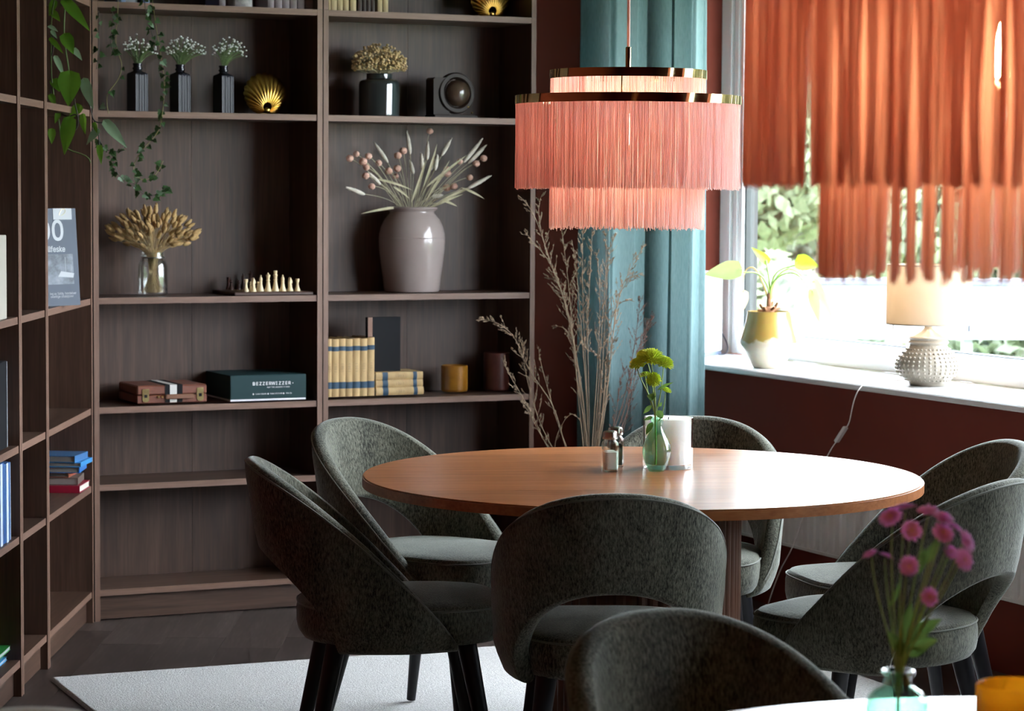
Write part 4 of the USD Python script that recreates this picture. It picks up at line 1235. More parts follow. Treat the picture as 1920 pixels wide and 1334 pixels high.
t = thing('plant_pot', 'ochre and cream glazed ceramic pot on the window sill', 'pot', PT + [0, 0, .0003])
pz = [(690, 26), (689, 28), (680, 33), (660, 45), (650, 51.5), (645, 53.5), (640, 53), (620, 47), (600, 42), (588, 40), (584, 40)]
part('pot_body', lathe([(0, 0)] + [(r * S, max(0, zz(y))) for y, r in pz] + [(37.5 * S, zz(584)), (37.5 * S, zz(600)), (46 * S, zz(640)), (30 * S, zz(675)), (0, zz(678))], 64), 'pot_glaze', t, 45)
part('soil', lathe([(0, zz(592)), (39.2 * S, zz(592)), (39.0 * S, zz(596)), (0, zz(596))], 40), 'soil', t)
HP = PT + [0, 0, .0003]


def pp(px, py, dy=0.0): return at_y(px, py, PT[1] + dy) - HP


t = thing('houseplant', 'houseplant with few heart-shaped yellow-green leaves in the ochre pot', 'plant', HP)
part('root_crown', join(ball(.020, 3, (1.1, 1, .8), pp(1440, 583)), *[tube(spline([pp(1440, 586), pp(1440 + dx * .6, 582 - h * .3, dd * .5), pp(1440 + dx, 580 - h, dd)], 6), np.linspace(.007, .004, 6), 6) for dx, h, dd in ((-15, 9, .01), (18, 12, -.02), (9, 14, .02), (-7, 3, -.03), (22, 2, .01), (-19, -2, -.01), (12, 4, -.03))]), 'root_brown', t, True)
CR = pp(1442, 582)
part('leaf_sheath', tube(spline([CR, pp(1442, 560), pp(1444, 540)], 6), np.linspace(.010, .005, 6), 8), 'root_brown', t, True)
PL = [([(1443, 560), (1436, 530), (1420, 513), (1400, 511), (1384, 510)], (1386, 505), (1319, 516), 40, 'plant_leaf_pale', (0, -1, .35), -.05),
      ([(1444, 555), (1442, 525), (1438, 500), (1436, 488)], (1439, 492), (1409, 464), 22, 'plant_leaf', (0.3, -1, .5), .0),
      ([(1446, 555), (1450, 522), (1466, 505), (1495, 496)], (1494, 492), (1537, 500), 40, 'plant_leaf', (0, -.8, .6), .05),
      ([(1447, 560), (1452, 530), (1470, 508), (1490, 507), (1508, 522)], (1528, 528), (1563, 601), 17, 'plant_leaf_pale', (0, -1, .1), .08),
      ([(1446, 562), (1454, 525), (1478, 512), (1500, 520), (1523, 552)], (1523, 546), (1536, 606), 22, 'plant_leaf_pale', (-.2, -1, 0), .05),
      ([(1441, 560), (1430, 530), (1412, 502), (1398, 508), (1393, 540)], (1394, 548), (1388, 592), 24, 'leaf_wilted', (.3, -1, 0), .0)]
for i, (st, a, b, w, mt, nr, dr) in enumerate(PL):
    dy = (-.04, .02, -.03, .03, -.05, .05)[i]
    pts = [pp(x, y, dy * j / len(st)) for j, (x, y) in enumerate(st)] + [pp(*a, dy)]
    lf = part('leaf', leaf(pp(*a, dy), pp(*b, dy * 1.3), w * S, nr, .22, dr, 'heart', 13), mt, t, True, label='wilted pale orange leaf' if 'wilted' in mt else None)
    part('leaf_stalk', tube(spline(pts, 18), np.linspace(.0038, .0017, 18), 6), 'stalk_green' if 'wilted' not in mt else 'leaf_wilted', lf, True)

# table lamp with beaded base
varied('lamp_ceramic', (.27, .235, .19), (.37, .33, .27), (12, 12, 12), .28)
mk('lamp_shade_linen', {'d': ('diffuse_bsdf', dict(color=(.60, .54, .46))), 't': ('translucent_bsdf', dict(color=(.70, .58, .44))), 'x': ('mix_closure', dict(fac=.5))}, [('d.BSDF', 'x.closure1'), ('t.BSDF', 'x.closure2')], 'x.closure')
emit('bulb_glow', (1.0, .72, .42), 7.0)
plain('cord_white', (.78, .74, .72), .5)
LP = on_z(1739, 723, ZS); LP[2] = ZS
S = LP[1] / FPX
zz = lambda y: at_y(1739, y, LP[1])[2] - ZS
t = thing('table_lamp', 'table lamp with beaded cream ceramic base and drum shade, lit, on the window sill', 'lamp', LP + [0, 0, .0003])
bp = [(723, 33), (721, 34.5), (716, 36), (708, 48), (698, 57), (688, 60), (678, 58), (668, 52), (658, 43), (651, 37), (647, 35), (645, 37), (642, 38.5), (639.5, 37), (638, 35), (636, 37), (633.5, 38), (631, 36), (630, 30), (622, 14), (616, 8), (608, 7), (606, 0)]
part('lamp_base', lathe([(0, 0)] + [(r * S, max(0, zz(y))) for y, r in bp], 64), 'lamp_ceramic', t, 45)
st = []
ys = np.linspace(712, 655, 9)
for i, y in enumerate(ys):
    r = np.interp(-y, [-b[0] for b in bp], [b[1] for b in bp]) * S
    for j in range(34):
        a = j * 2 * np.pi / 34
        st.append(ball(.0046 if 1 < i < 8 else .0036, 1, c=(r * math.cos(a), r * math.sin(a), zz(y))))
part('beads', join(*st), 'lamp_ceramic', t, True, kind='stuff')
sr = 79 * S; z0, z1 = zz(608), zz(497)
part('lamp_shade', lathe([(sr - .0012, z0), (sr, z0), (sr, z1), (sr - .0012, z1), (sr - .0012, z0)], 72), 'lamp_shade_linen', t, 40)
part('shade_trim', join(lathe([(sr + .0002, z0 - .001), (sr + .0010, z0 - .001), (sr + .0010, z0 + .0025), (sr + .0002, z0 + .0025)], 72, True), lathe([(sr + .0002, z1 - .0025), (sr + .0010, z1 - .0025), (sr + .0010, z1 + .001), (sr + .0002, z1 + .001)], 72, True)), 'lamp_ceramic', t, True)
part('shade_spider', join(*[tube([[0, 0, z1 - .012], [(sr - .001) * math.cos(a), (sr - .001) * math.sin(a), z1 - .004]], .0014, 6) for a in (0.3, 2.4, 4.5)]), 'brass_polished', t)
part('bulb', ball(.024, 3, (1, 1, 1.25), (0, 0, z0 + .075)), 'bulb_glow', t, True)
part('bulb_holder', lathe([(0, z0 - .004), (.011, z0 - .004), (.013, z0), (.013, z0 + .045), (0, z0 + .046)], 20), 'lamp_ceramic', t, 40)
off = LP + [0, 0, .0003]
NC = N_SILL - .020
cw = [on_z(1693, 714, ZS + .0025), on_z(1660, 712, ZS + .0025), on_z(1634, 716, ZS + .003)] + [on_plane(x, y, NW, NC) for x, y in ((1609, 733), (1598, 765), (1593, 790), (1585, 803))]
c1 = part('cord', tube(np.array(spline(cw, 26)) - off, .0022, 6), 'cord_white', t, True)
cw2 = [on_plane(x, y, NW, NC - .004) for x, y in ((1569, 828), (1552, 854), (1515, 940), (1484, 1030), (1464, 1068), (1440, 1135))]
e = cw2[-1]; cw2.append(np.array([e[0] - .01, e[1], .004]) if e[2] > .02 else e)
part('cord', tube(np.array(spline(cw2, 30)) - off, .0022, 6), 'cord_white', t, True)
a_, b_ = on_plane(1586, 801, NW, NC), on_plane(1568, 829, NW, NC - .004)
sw = box(-.0095, .0095, -.006, .006, 0, np.linalg.norm(b_ - a_), .003)
part('cord_switch', place(sw, aim(b_ - a_), a_ - off), 'cord_white', c1)
# ================================================================== on the dining table
glass('glass_green', (.62, .90, .73), .04, 2.2, .5)
glass('glass_green_fg', (.74, .93, .85), .05, 2.0, .6)
glass('water', (.80, .95, .86), .02, 4.0, .5)
plain('shaker_metal', (.62, .58, .55), .22, 1.0)
plain('salt_white', (.86, .86, .84), .9)
varied('pepper_black', (.02, .018, .016), (.09, .08, .07), (600, 600, 600), .9)
mk('wax_white', {'p': ('principled_bsdf', dict(base_color=(.95, .94, .91), roughness=.45, subsurface_weight=.35, subsurface_radius=(.02, .014, .009), subsurface_scale=1.0))}, [], 'p.BSDF')
leafy('mum_leaf', (.05, .12, .025), (.12, .22, .05), .4, .3)
leafy('mum_green', (.46, .58, .035), (.66, .78, .10), .6, .35, (.75, .88, .12))
varied('mum_stem', (.22, .36, .08), (.34, .48, .16), (60, 60, 60), .5)
leafy('mum_pink', (.74, .36, .74), (.90, .56, .88), .6, .5, (.94, .60, .93))
varied('mum_pink_eye', (.60, .32, .25), (.70, .48, .35), (300, 300, 300), .7)
TZ3 = TZ + .0004


def shaker(label, px, py, fill, top, level):
    p = on_z(px, py, TZ); p[2] = TZ3
    t = thing('salt_shaker' if fill == 'salt_white' else 'pepper_shaker', label, 'shaker', p, .25)
    def sq(h, r, k=40):
        a = np.linspace(0, 2 * np.pi, k, endpoint=False); n = 7
        q = (np.abs(np.cos(a)) ** n + np.abs(np.sin(a)) ** n) ** (-1 / n)
        return np.stack([r * q * np.cos(a), r * q * np.sin(a), np.full(k, h)], -1)
    def ci(h, r, k=40):
        a = np.linspace(0, 2 * np.pi, k, endpoint=False); return np.stack([r * np.cos(a), r * np.sin(a), np.full(k, h)], -1)
    lv = [sq(0, .0002), sq(0, .0165), sq(.003, .0185), sq(.064, .0185), sq(.071, .0170), ci(.077, .0150), ci(.0835, .0150), ci(.0835, .0130), ci(.076, .0130), sq(.069, .0150), sq(.063, .0163), sq(.007, .0163), sq(.005, .0150), sq(.005, .0002)]
    part('shaker_glass', (np.concatenate(lv), grid_faces(len(lv), 40, True)), 'clear_glass', t, 40)
    c = [sq(.0056, .0002), sq(.0056, .0145), sq(.008, .0158), sq(level, .0158), sq(level + .004, .0100), sq(level + .005, .0002)]
    part('contents', (np.concatenate(c), grid_faces(len(c), 40, True)), fill, t)
    part('cap', lathe([(.0135, .0800), (.0182, .0800), (.0188, .0815), (.0182, .083), (.0188, .0845), (.0182, .086), (.0182, .0935), (.0165, .0975), (.0105, .1000), (0, .1005)], 36), 'shaker_metal', t, 35)


shaker('glass shaker filled with white salt, in front on the round table', 1143.5, 885, 'salt_white', 0, .048)
shaker('glass pepper shaker half hidden behind the salt shaker', 1153.5, 876, 'pepper_black', 0, .055)

# white candle in a clear cylinder glass
p = on_z(1252, 878, TZ); p[2] = TZ3
s_ = p[1] / FPX
ch = at_y(1252, 773, p[1])[2] - TZ - .012
r = 47 * s_
t = thing('candle_glass', 'clear cylinder glass around a thick white candle, behind the green vase', 'candle holder', p)
part('glass_cylinder', lathe([(0, 0), (r - .003, 0), (r, .004), (r, ch - .001), (r - .001, ch), (r - .0035, ch), (r - .004, ch - .001), (r - .004, .014), (r - .008, .011), (0, .011)], 72), 'clear_glass', t, 40)
p2 = thing('pillar_candle', 'thick white pillar candle inside the clear cylinder glass', 'candle', p + [0, 0, .0116])
part('wax_body', lathe([(0, 0), (r - .0048, 0), (r - .0046, .003), (r - .0046, ch - .016), (r - .008, ch - .0135), (r - .02, ch - .017), (0, ch - .019)], 64), 'wax_white', p2, 40)
part('wick', tube([[0, 0, ch - .021], [.001, 0, ch - .0125]], .0011, 6), 'strap_dark', p2)

# green vase with green chrysanthemums
GV = on_z(1231, 884, TZ); GV[2] = TZ3
S = GV[1] / FPX
zz = lambda y: at_y(1231, y, GV[1])[2] - TZ
t = thing('green_bud_vase', 'small green glass bud vase with water on the dining table', 'vase', GV)
go = [(886, 12.5), (884, 14.5), (878, 16), (868, 21.5), (855, 26), (845, 27.5), (835, 26.5), (822, 21.5), (810, 15), (803, 11.5), (797, 10), (792, 10.5), (786, 12.5), (780, 14)]
oz = [(rr * S, max(0, zz(y) - .0035)) for y, rr in go]
iz = [(max(rr * S - .0020, .001), z) for rr, z in oz[::-1] if z > .008]
part('vase_glass', lathe([(0, 0)] + oz + iz + [(0, iz[-1][1] - .002)], 56), 'glass_green', t, True)
wl = zz(832) - .0035
wp = [(rr - .0003, z + .0002) for rr, z in iz[::-1] if z < wl]
part('water', lathe([(0, wp[0][1])] + wp + [(np.interp(wl, [z for _, z in iz[::-1]], [q for q, _ in iz[::-1]]) - .0003, wl), (0, wl)], 48), 'water', t, True)


def mum_head(r, seed, flat=.62, petals=150, up=(0, 0, 1), pom=True):
    """a pompon: short petals set all over a dome"""
    rs = np.random.default_rng(seed)
    ms = [ball(r * .72, 2, (1, 1, flat))]
    ga = math.pi * (3 - 5 ** .5)
    for i in range(petals):
        f = (i + .5) / petals; el = (1 - f) * 1.0 + f * (-.35); z = math.sin(el * 1.45); q = math.cos(el * 1.45)
        a = i * ga + rs.normal(0, .08)
        d = np.array([q * math.cos(a), q * math.sin(a), z])
        pt = d * [r * .72, r * .72, r * .72 * flat]
        dd = d * [1, 1, .8] + [0, 0, .25]
        L = r * (.20 + .18 * f) * rs.uniform(.9, 1.15)
        m = ball(1, 1, (r * .085, r * .045, L))
        ms.append(place(m, aim(dd), pt + d * L * .55))
    m = join(*ms)
    return place(m, aim(up), (0, 0, 0))


def daisy_head(r, seed, up):
    rs = np.random.default_rng(seed); ms = []
    for ring, (n, L, tilt) in enumerate(((17, 1.0, .10), (14, .78, .40), (11, .52, .75))):
        for i in range(n):
            a = i * 2 * np.pi / n + ring * .2 + rs.normal(0, .06)
            d = np.array([math.cos(a) * math.cos(tilt), math.sin(a) * math.cos(tilt), math.sin(tilt) + rs.normal(0, .06)])
            m = ball(1, 1, (r * .155, r * .045, r * L * .5))
            ms.append(place(m, aim(d), d * r * L * .52))
    return place(join(*ms), aim(up), (0, 0, 0)), place(ball(r * .26, 2, (1, 1, .55), (0, 0, r * .05)), aim(up), (0, 0, 0))


def spray(name, label, base, heads, leaves, petal, head_kind, S, main, group=None, stem_r=.0021, eye=None, neck=None):
    t = thing(name, label, 'flowers', base)
    P = lambda x, y, dy=0.0: at_y(x, y, base[1] + dy) - base
    mp = spline([P(*q) for q in main], 16)
    part('main_stem', tube(mp, np.linspace(stem_r * 1.25, stem_r, 16), 7), 'mum_stem', t, True)
    for i, (x, y, r, up, path, dy) in enumerate(heads):
        tip = P(x, y, dy)
        pts = [P(px, py, dy * k / max(1, len(path))) for k, (px, py) in enumerate(path)] + [tip - np.array(up) / np.linalg.norm(up) * r * S * .35]
        st = part('flower_stem', tube(spline(pts, 14), np.linspace(stem_r * .75, stem_r * .55, 14), 6), 'mum_stem', t, True)
        if head_kind == 'pom':
            m = mum_head(r * S, i, .74 if r > 9 else .45, 170 if r > 10 else 90, up)
            part('flower_head', (m[0] + tip, m[1]), petal, t, True)
        else:
            m, ey = daisy_head(r * S, i, up)
            h = part('flower_head', (m[0] + tip, m[1]), petal, t, True)
            part('flower_eye', (ey[0] + tip, ey[1]), eye, h, True)
    for i, (a, b, w, nr) in enumerate(leaves):
        part('leaf', leaf(P(*a, -.004), P(*b, -.010), w * S, nr, .3, .15, 'oval', 9), 'mum_leaf', t, True)
    return t


spray('green_chrysanthemum', 'sprig of lime green chrysanthemums in the small green vase', GV,
      [(1221, 671, 20, (0, -.25, 1), [(1229, 790), (1228, 740), (1224, 700)], -.01), (1208, 666, 13, (-.2, .1, 1), [(1230, 780), (1223, 720), (1217, 690)], .02), (1194.5, 683, 13, (-.25, -.3, 1), [(1228, 782), (1215, 738), (1199, 705)], -.012),
       (1246, 681, 15, (.3, -.25, 1), [(1231, 770), (1239, 735), (1243, 700)], -.008), (1209, 703, 9, (-.3, -.15, 1), [(1228, 775), (1216, 740), (1211, 715)], .0), (1226, 712, 12, (.05, -1, .35), [(1229, 780), (1228, 745), (1227, 728)], -.02), (1249, 732, 9, (.35, -.1, 1), [(1235, 790), (1243, 770), (1247, 745)], .0)],
      [((1228, 748), (1213, 742), 14, (0, -1, .3)), ((1232, 770), (1243, 786), 14, (.2, -1, 0)), ((1236, 758), (1240, 762), 12, (0, -1, 0)), ((1222, 760), (1206, 776), 9, (-.3, -1, 0)), ((1229, 736), (1219, 752), 10, (-.3, -1, 0)), ((1232, 732), (1262, 716), 8, (0, -.6, .8)), ((1224, 792), (1211, 815), 12, (-.6, -1, 0)), ((1224, 782), (1207, 788), 7, (-.6, -1, 0))],
      'mum_green', 'pom', S, [(1229, 872), (1230, 840), (1229, 800), (1228, 765)])

# ================================================================== foreground table
BY = 3.05
s_ = BY / FPX
nk = at_y(1684, 1250, BY)
BV = np.array([nk[0], BY, TZ3])
bh = nk[2] - .0045 - TZ3
t = thing('green_glass_bottle', 'green glass bottle vase with pink flowers on the foreground table', 'vase', BV)
bo = [(.034, 0), (.0385, .004), (.0395, .010), (.0395, bh * .52), (.0370, bh * .64), (.0290, bh * .74), (.0190, bh * .80), (.0172, bh * .84), (.0172, bh * .93), (.0212, bh * .95), (.0216, bh * .985), (.0195, bh)]
bi = [(.0160, bh), (.0150, bh * .95), (.0150, bh * .83), (.0170, bh * .79), (.0265, bh * .72), (.0345, bh * .62), (.0368, bh * .5), (.0368, .012), (.030, .008)]
part('bottle_body', lathe([(0, 0)] + bo + bi + [(0, .008)], 64), 'glass_green_fg', t, True)
PF = [(1671, 971, 25, (-.5, -.6, .8), -.015), (1697, 953, 24, (-.1, .1, 1), .02), (1709, 996, 22, (.1, -.9, .4), -.03), (1741, 960, 24, (0, -.3, 1), .01), (1767, 972, 24, (.3, -.3, .9), -.01), (1768, 1000, 23, (.2, -.8, .6), -.02), (1790, 990, 18, (.6, .1, .8), .02),
      (1812, 1016, 24, (.8, -.5, .5), -.01), (1806, 1050, 24, (.6, -.8, .3), -.03), (1782, 1036, 17, (.3, -.6, .5), .02), (1632, 1040, 17, (-.5, -.1, 1), -.01), (1661, 1043, 16, (.4, .2, 1), .02), (1704, 1062, 21, (.1, -1, .3), -.035), (1742, 1120, 20, (.3, -.9, .2), -.03)]
heads = []
for x, y, r, up, dy in PF:
    heads.append((x, y, r, up, [(1684 + (x - 1690) * .06, 1300), (1684 + (x - 1690) * .10, 1245), (1684 + (x - 1690) * .55, 1245 - (1245 - y) * .5)], dy))
spray('pink_chrysanthemum', 'blurred sprig of pink daisy-like chrysanthemums in the foreground bottle', BV, heads,
      [((1700, 1200), (1765, 1160), 30, (0, -.8, .6)), ((1704, 1215), (1758, 1200), 28, (0, -.9, .5)), ((1690, 1190), (1710, 1130), 22, (.3, -1, 0)), ((1694, 1225), (1665, 1185), 24, (-.3, -1, .2)), ((1686, 1235), (1700, 1180), 26, (0, -1, .2)), ((1730, 1060), (1765, 1005), 22, (.2, -1, 0)), ((1715, 1080), (1735, 1030), 20, (.3, -1, 0)), ((1668, 1140), (1690, 1090), 12, (.4, -1, 0)), ((1700, 1230), (1740, 1215), 22, (0, -.8, .6))],
      'mum_pink', 'daisy', s_, [(1684, 1380), (1684, 1320), (1686, 1250), (1692, 1180)], eye='mum_pink_eye', stem_r=.0018)
AY = 3.0
AG = at_y(1908, 1278, AY)
t = thing('amber_candle_glass', 'bright amber glass candle holder cut by the right border, on the foreground table', 'candle holder', (AG[0], AG[1], TZ3))
part('tumbler', tumbler(.0495, AG[2] - TZ3 - .0035, .0035), 'amber_bright', t, 40)
part('wax', lathe([(0, .0128), (.043, .0128), (.043, .045), (0, .045)], 40), 'wax_white', t, 40)

# ================================================================== tall dried grasses in a floor vase
varied('reed_straw', (.15, .098, .060), (.27, .185, .115), (40, 40, 8), .8)
varied('reed_russet', (.08, .038, .028), (.15, .075, .052), (40, 40, 8), .8)
varied('vase_dark_clay', (.07, .055, .05), (.11, .085, .075), (10, 10, 10), .5)
GY = 8.40
GB = at_y(1104, 900, GY); GB[2] = 0
GB = GB + [0, 0, .0005]
t = thing('floor_vase', 'dark clay floor vase behind the dining table, filled with tall dried grasses', 'vase', GB)
part('vase_body', lathe([(0, 0), (.10, 0), (.125, .02), (.145, .12), (.13, .26), (.085, .36), (.070, .40), (.078, .42), (.070, .42), (.062, .40), (.075, .36), (.12, .25), (.13, .12), (.11, .03), (0, .02)], 48), 'vase_dark_clay', t, 45)
REED = [  # tip first, then down to the vase; last number: depth offset; s = how bushy
    ([(971, 366), (1006, 415), (1031, 490), (1061, 572), (1076, 640), (1090, 760)], -.06, 1.1), ([(1019, 361), (1010, 400), (1028, 480), (1068, 600), (1082, 720)], -.02, .8),
    ([(982, 432), (1012, 468), (1040, 510), (1066, 600), (1092, 740)], -.08, .9), ([(1053, 430), (1062, 500), (1070, 580), (1080, 700), (1096, 800)], .0, 1.1),
    ([(1020, 521), (1046, 532), (1064, 590), (1084, 700), (1098, 800)], .04, .9), ([(1093, 428), (1092, 500), (1094, 600), (1100, 740)], -.04, 1.3),
    ([(1110, 430), (1106, 520), (1102, 620), (1104, 760)], .02, 1.3), ([(1072, 450), (1082, 520), (1090, 620), (1100, 760)], .06, 1.1),
    ([(1133, 432), (1136, 500), (1128, 620), (1118, 780)], -.03, .9), ([(1158, 436), (1142, 480), (1136, 560), (1130, 680), (1122, 800)], .05, 1.0),
    ([(1207, 452), (1186, 500), (1166, 540), (1152, 610), (1140, 720), (1126, 820)], -.05, 1.3), ([(1205, 512), (1180, 525), (1160, 560), (1148, 640), (1130, 780)], .03, .9),
    ([(1190, 566), (1160, 572), (1140, 640), (1130, 760)], -.01, .5), ([(1116, 470), (1124, 540), (1122, 650), (1114, 780)], -.06, 1.0),
    ([(1036, 613), (1066, 626), (1080, 700), (1098, 810)], .08, .6), ([(1153, 634), (1138, 690), (1128, 790)], -.04, .7), ([(1086, 636), (1110, 660), (1124, 675)], -.08, .5),
    ([(897, 597), (935, 608), (965, 635), (985, 680), (1010, 720), (1040, 770), (1064, 850)], -.10, 1.4), ([(941, 671), (962, 715), (984, 752), (1008, 800), (1034, 850)], -.14, .8),
    ([(980, 640), (984, 690), (998, 750), (1020, 810), (1050, 860)], -.06, .9), ([(974, 750), (1000, 790), (1030, 840)], -.12, .6), ([(1010, 650), (1014, 680), (1030, 740), (1055, 820)], .02, .5),
    ([(1088, 790), (1070, 778), (1052, 800), (1042, 850)], -.1, .3)]
RUSSET = [([(1228, 590), (1210, 620), (1196, 660), (1180, 730), (1160, 800), (1136, 880)], .16, 1.2), ([(1200, 555), (1196, 600), (1184, 680), (1160, 780), (1134, 880)], .18, 1.0), ([(1222, 612), (1202, 650), (1188, 720), (1166, 800), (1138, 880)], .2, 1.0),
          ([(1172, 690), (1160, 740), (1150, 800), (1132, 880)], .16, .8), ([(1182, 700), (1178, 760), (1160, 830), (1136, 890)], .2, .8)]


def reed(label, pts, dy, bushy, seed, mat, group):
    rs = np.random.default_rng(seed)
    t = thing('dried_reed_grass', label, 'dried grass', GB, 0, group)
    n = len(pts)
    P = [at_y(x, y, GY + dy * (1 - k / n)) - GB for k, (x, y) in enumerate(pts)]
    P += [np.array([P[-1][0] * .10, .02 * rs.normal(), .42]), np.array([-P[-1][0] * .1, .02 * rs.normal(), .12])]
    if P[-3][2] < .5: P = P[:-3] + P[-2:]
    C = spline(P[::-1], 40)
    part('stem', tube(C, np.linspace(.0022, .0008, 40), 5), mat, t)
    L = np.linalg.norm(np.diff(C, axis=0), axis=1).sum()
    ms = []
    m = int(23 * bushy)
    for k in range(m):
        f = 1 - .42 * (k / m) ** 1.1
        i = min(38, int(f * 39)); p = C[i]; d = C[min(i + 1, 39)] - C[i - 1]; d /= np.linalg.norm(d)
        side = np.cross(d, rs.normal(size=3)); side /= np.linalg.norm(side)
        l = rs.uniform(.02, .075) * (.4 + .9 * k / m) * min(1, bushy)
        q = p + (d * .82 + side * .5) * l
        br = np.array([p, p * .5 + q * .5 + side * .004, q])
        ms.append(tube(br, .0006, 4))
        for j in range(5):
            g = rs.uniform(.3, 1.05); c = p + (q - p) * g + rs.normal(0, .002, 3)
            ms.append(place(ball(1, 0, (.0012, .0011, .0048)), aim((q - p) + rs.normal(0, .004, 3)), c))
    part('seed_head', join(*ms), mat, t, kind='stuff')


_tx = [r[0][0][0] + .01 * i for i, r in enumerate(REED)]
for i, (pts, dy, b) in enumerate(REED):
    reed(f'{_nth(0, _tx, i)} among the tips of the tall straw-coloured dried grasses', pts, dy, b, 500 + i, 'reed_straw', 'tall straw-coloured grasses')
_tx = [r[0][0][0] + .01 * i for i, r in enumerate(RUSSET)]
for i, (pts, dy, b) in enumerate(RUSSET):
    reed(f'{_nth(0, _tx, i)} among the tips of the russet dried grasses before the curtain', pts, dy, b, 600 + i, 'reed_russet', 'russet grasses before the curtain')
# ================================================================== trailing plants in the left corner
leafy('pothos_leaf', (.06, .17, .016), (.13, .28, .03), .28, .45, (.28, .52, .05))
leafy('pothos_leaf_pale', (.22, .34, .20), (.34, .46, .30), .3, .25, (.30, .45, .25))
leafy('ivy_leaf', (.018, .055, .014), (.050, .11, .030), .35, .2, (.08, .16, .04))
leafy('ivy_leaf_pale', (.12, .20, .12), (.20, .29, .18), .35, .2)
plain('vine_olive', (.20, .17, .055), .6)
plain('vine_dark', (.035, .026, .020), .5)
plain('pot_grey', (.20, .20, .21), .5)
PY = 7.86
PB = at_y(120, -60, PY + .02); PB = np.array([XL + .15, PY, ZR[5] + .0006])
t = thing('plant_pot', 'grey plant pot on the left corner bookcase above the trailing leaves', 'pot', PB)
part('pot_body', lathe([(0, 0), (.055, 0), (.065, .005), (.085, .13), (.088, .14), (.080, .14), (.078, .13), (.06, .015), (0, .012)], 40), 'pot_grey', t, 45)
part('soil', lathe([(0, .114), (.0735, .114), (.074, .120), (0, .122)], 32), 'soil', t)
PP = lambda x, y, dy=0.0: at_y(x, y, PY + dy) - PB
t = thing('trailing_pothos', 'trailing pothos with large heart-shaped green leaves hanging over the left bookcase', 'plant', PB)
PO = [((121, 1), (169, 57), 26, 0, (.3, -1, .5)), ((121, 66), (138, 101), 27, 0, (.2, -1, .4)), ((138, 92), (154, 113), 13, 1, (.2, -1, .5)), ((95, 73), (119, 100), 12, 0, (.2, -1, .5)), ((104, 107), (121, 145), 13, 1, (.4, -1, .4)),
      ((131, 138), (128, 199), 46, 0, (.15, -1, .25)), ((158, 151), (174, 205), 23, 1, (-.2, -1, .3)), ((150, 199), (128, 225), 22, 0, (0, -1, .4)), ((131, 224), (120, 290), 31, 0, (0, -1, .2)), ((155, 216), (159, 252), 16, 0, (-.4, -1, .3)),
      ((198, 229), (238, 277), 22, 1, (-.2, -1, .7)), ((183, 244), (162, 271), 17, 1, (0, -1, .5)), ((186, 274), (190, 308), 13, 0, (.2, -1, .2)), ((97, 243), (97, 270), 16, 0, (.3, -1, .2)), ((97, 22), (113, 40), 16, 0, (.2, -1, .6)), ((92, 49), (109, 59), 11, 1, (.2, -.8, .8)), ((97, 58), (107, 72), 9, 1, (.2, -1, .4)),
      ((102, 2), (92, 30), 16, 0, (.3, -1, .2)), ((176, 231), (182, 250), 10, 0, (0, -1, .3)), ((100, 150), (112, 172), 20, 0, (.3, -1, .3)), ((95, 178), (104, 200), 14, 0, (.3, -1, .2)), ((110, 210), (103, 232), 12, 0, (.3, -1, .2))]
S = PY / FPX
for i, (a, b, w, pale, nr) in enumerate(PO):
    dy = -.03 + .05 * ((i * 7) % 5) / 5
    part('leaf', leaf(PP(*a, dy), PP(*b, dy - .01), w * S, nr, .2, .12, 'heart', 13), 'pothos_leaf_pale' if pale else 'pothos_leaf', t, True, label='pale silvery leaf' if pale else None)
VINES = [[(108, -40), (101, 5), (97, 30), (96, 90), (97, 150), (104, 195), (112, 240), (120, 275), (150, 288), (165, 296), (170, 305)], [(118, -40), (122, 0), (120, 60), (124, 100), (130, 140)], [(97, 150), (108, 205), (130, 218), (142, 215), (146, 235), (135, 250), (133, 262)],
         [(130, 140), (152, 152), (158, 170), (170, 205), (176, 225), (200, 228)], [(176, 225), (183, 243), (186, 272)], [(140, 185), (142, 200), (146, 225), (138, 240)], [(97, 105), (100, 80), (96, 60)]]
for v in VINES:
    part('vine', tube(spline([PP(x, y, -.005) if y >= 0 else PP(x, y, .0) for x, y in v], 26), .0022, 6), 'vine_dark' if v[0][1] > 100 else 'stem_green', t, True)
# ivy on top of the back bookcase, trailing in front of it
IB = B(.13, .10, ZR[5] + .0006)
t = thing('plant_pot', 'small grey plant pot on the back bookcase from which the ivy trails', 'pot', IB)
part('pot_body', lathe([(0, 0), (.045, 0), (.050, .004), (.062, .10), (.065, .11), (.058, .11), (.056, .10), (.044, .012), (0, .010)], 36), 'pot_grey', t, 45)
part('soil', lathe([(0, .088), (.052, .088), (.0525, .093), (0, .094)], 28), 'soil', t)
t = thing('trailing_ivy', 'dark green ivy with small lobed leaves trailing down in front of the back bookcase', 'plant', IB)
VI = -.035


def IP(px, py, dv=0.0):
    u, z = on_b(px, py, VI + dv); return B(u, VI + dv, z) - IB


def ivy_leaf(base, d, nrm, s):
    o = np.array([(0, 0), (-.35, -.12), (-.62, .12), (-.40, .34), (-.34, .62), (-.14, .66), (0, 1.05), (.14, .66), (.34, .62), (.40, .34), (.62, .12), (.35, -.12)])
    d = d / np.linalg.norm(d); nrm = nrm - d * (nrm @ d); nrm /= np.linalg.norm(nrm); sd = np.cross(nrm, d)
    P = base + (o[:, :1] * sd + o[:, 1:] * d + (np.abs(o[:, :1]) * .25 - .18 * o[:, 1:] ** 2) * nrm) * s
    c = base + d * s * .35 + nrm * s * -.05
    V = np.vstack([P, c]); n = len(P)
    return V, np.array([[i, (i + 1) % n, n] for i in range(n)])


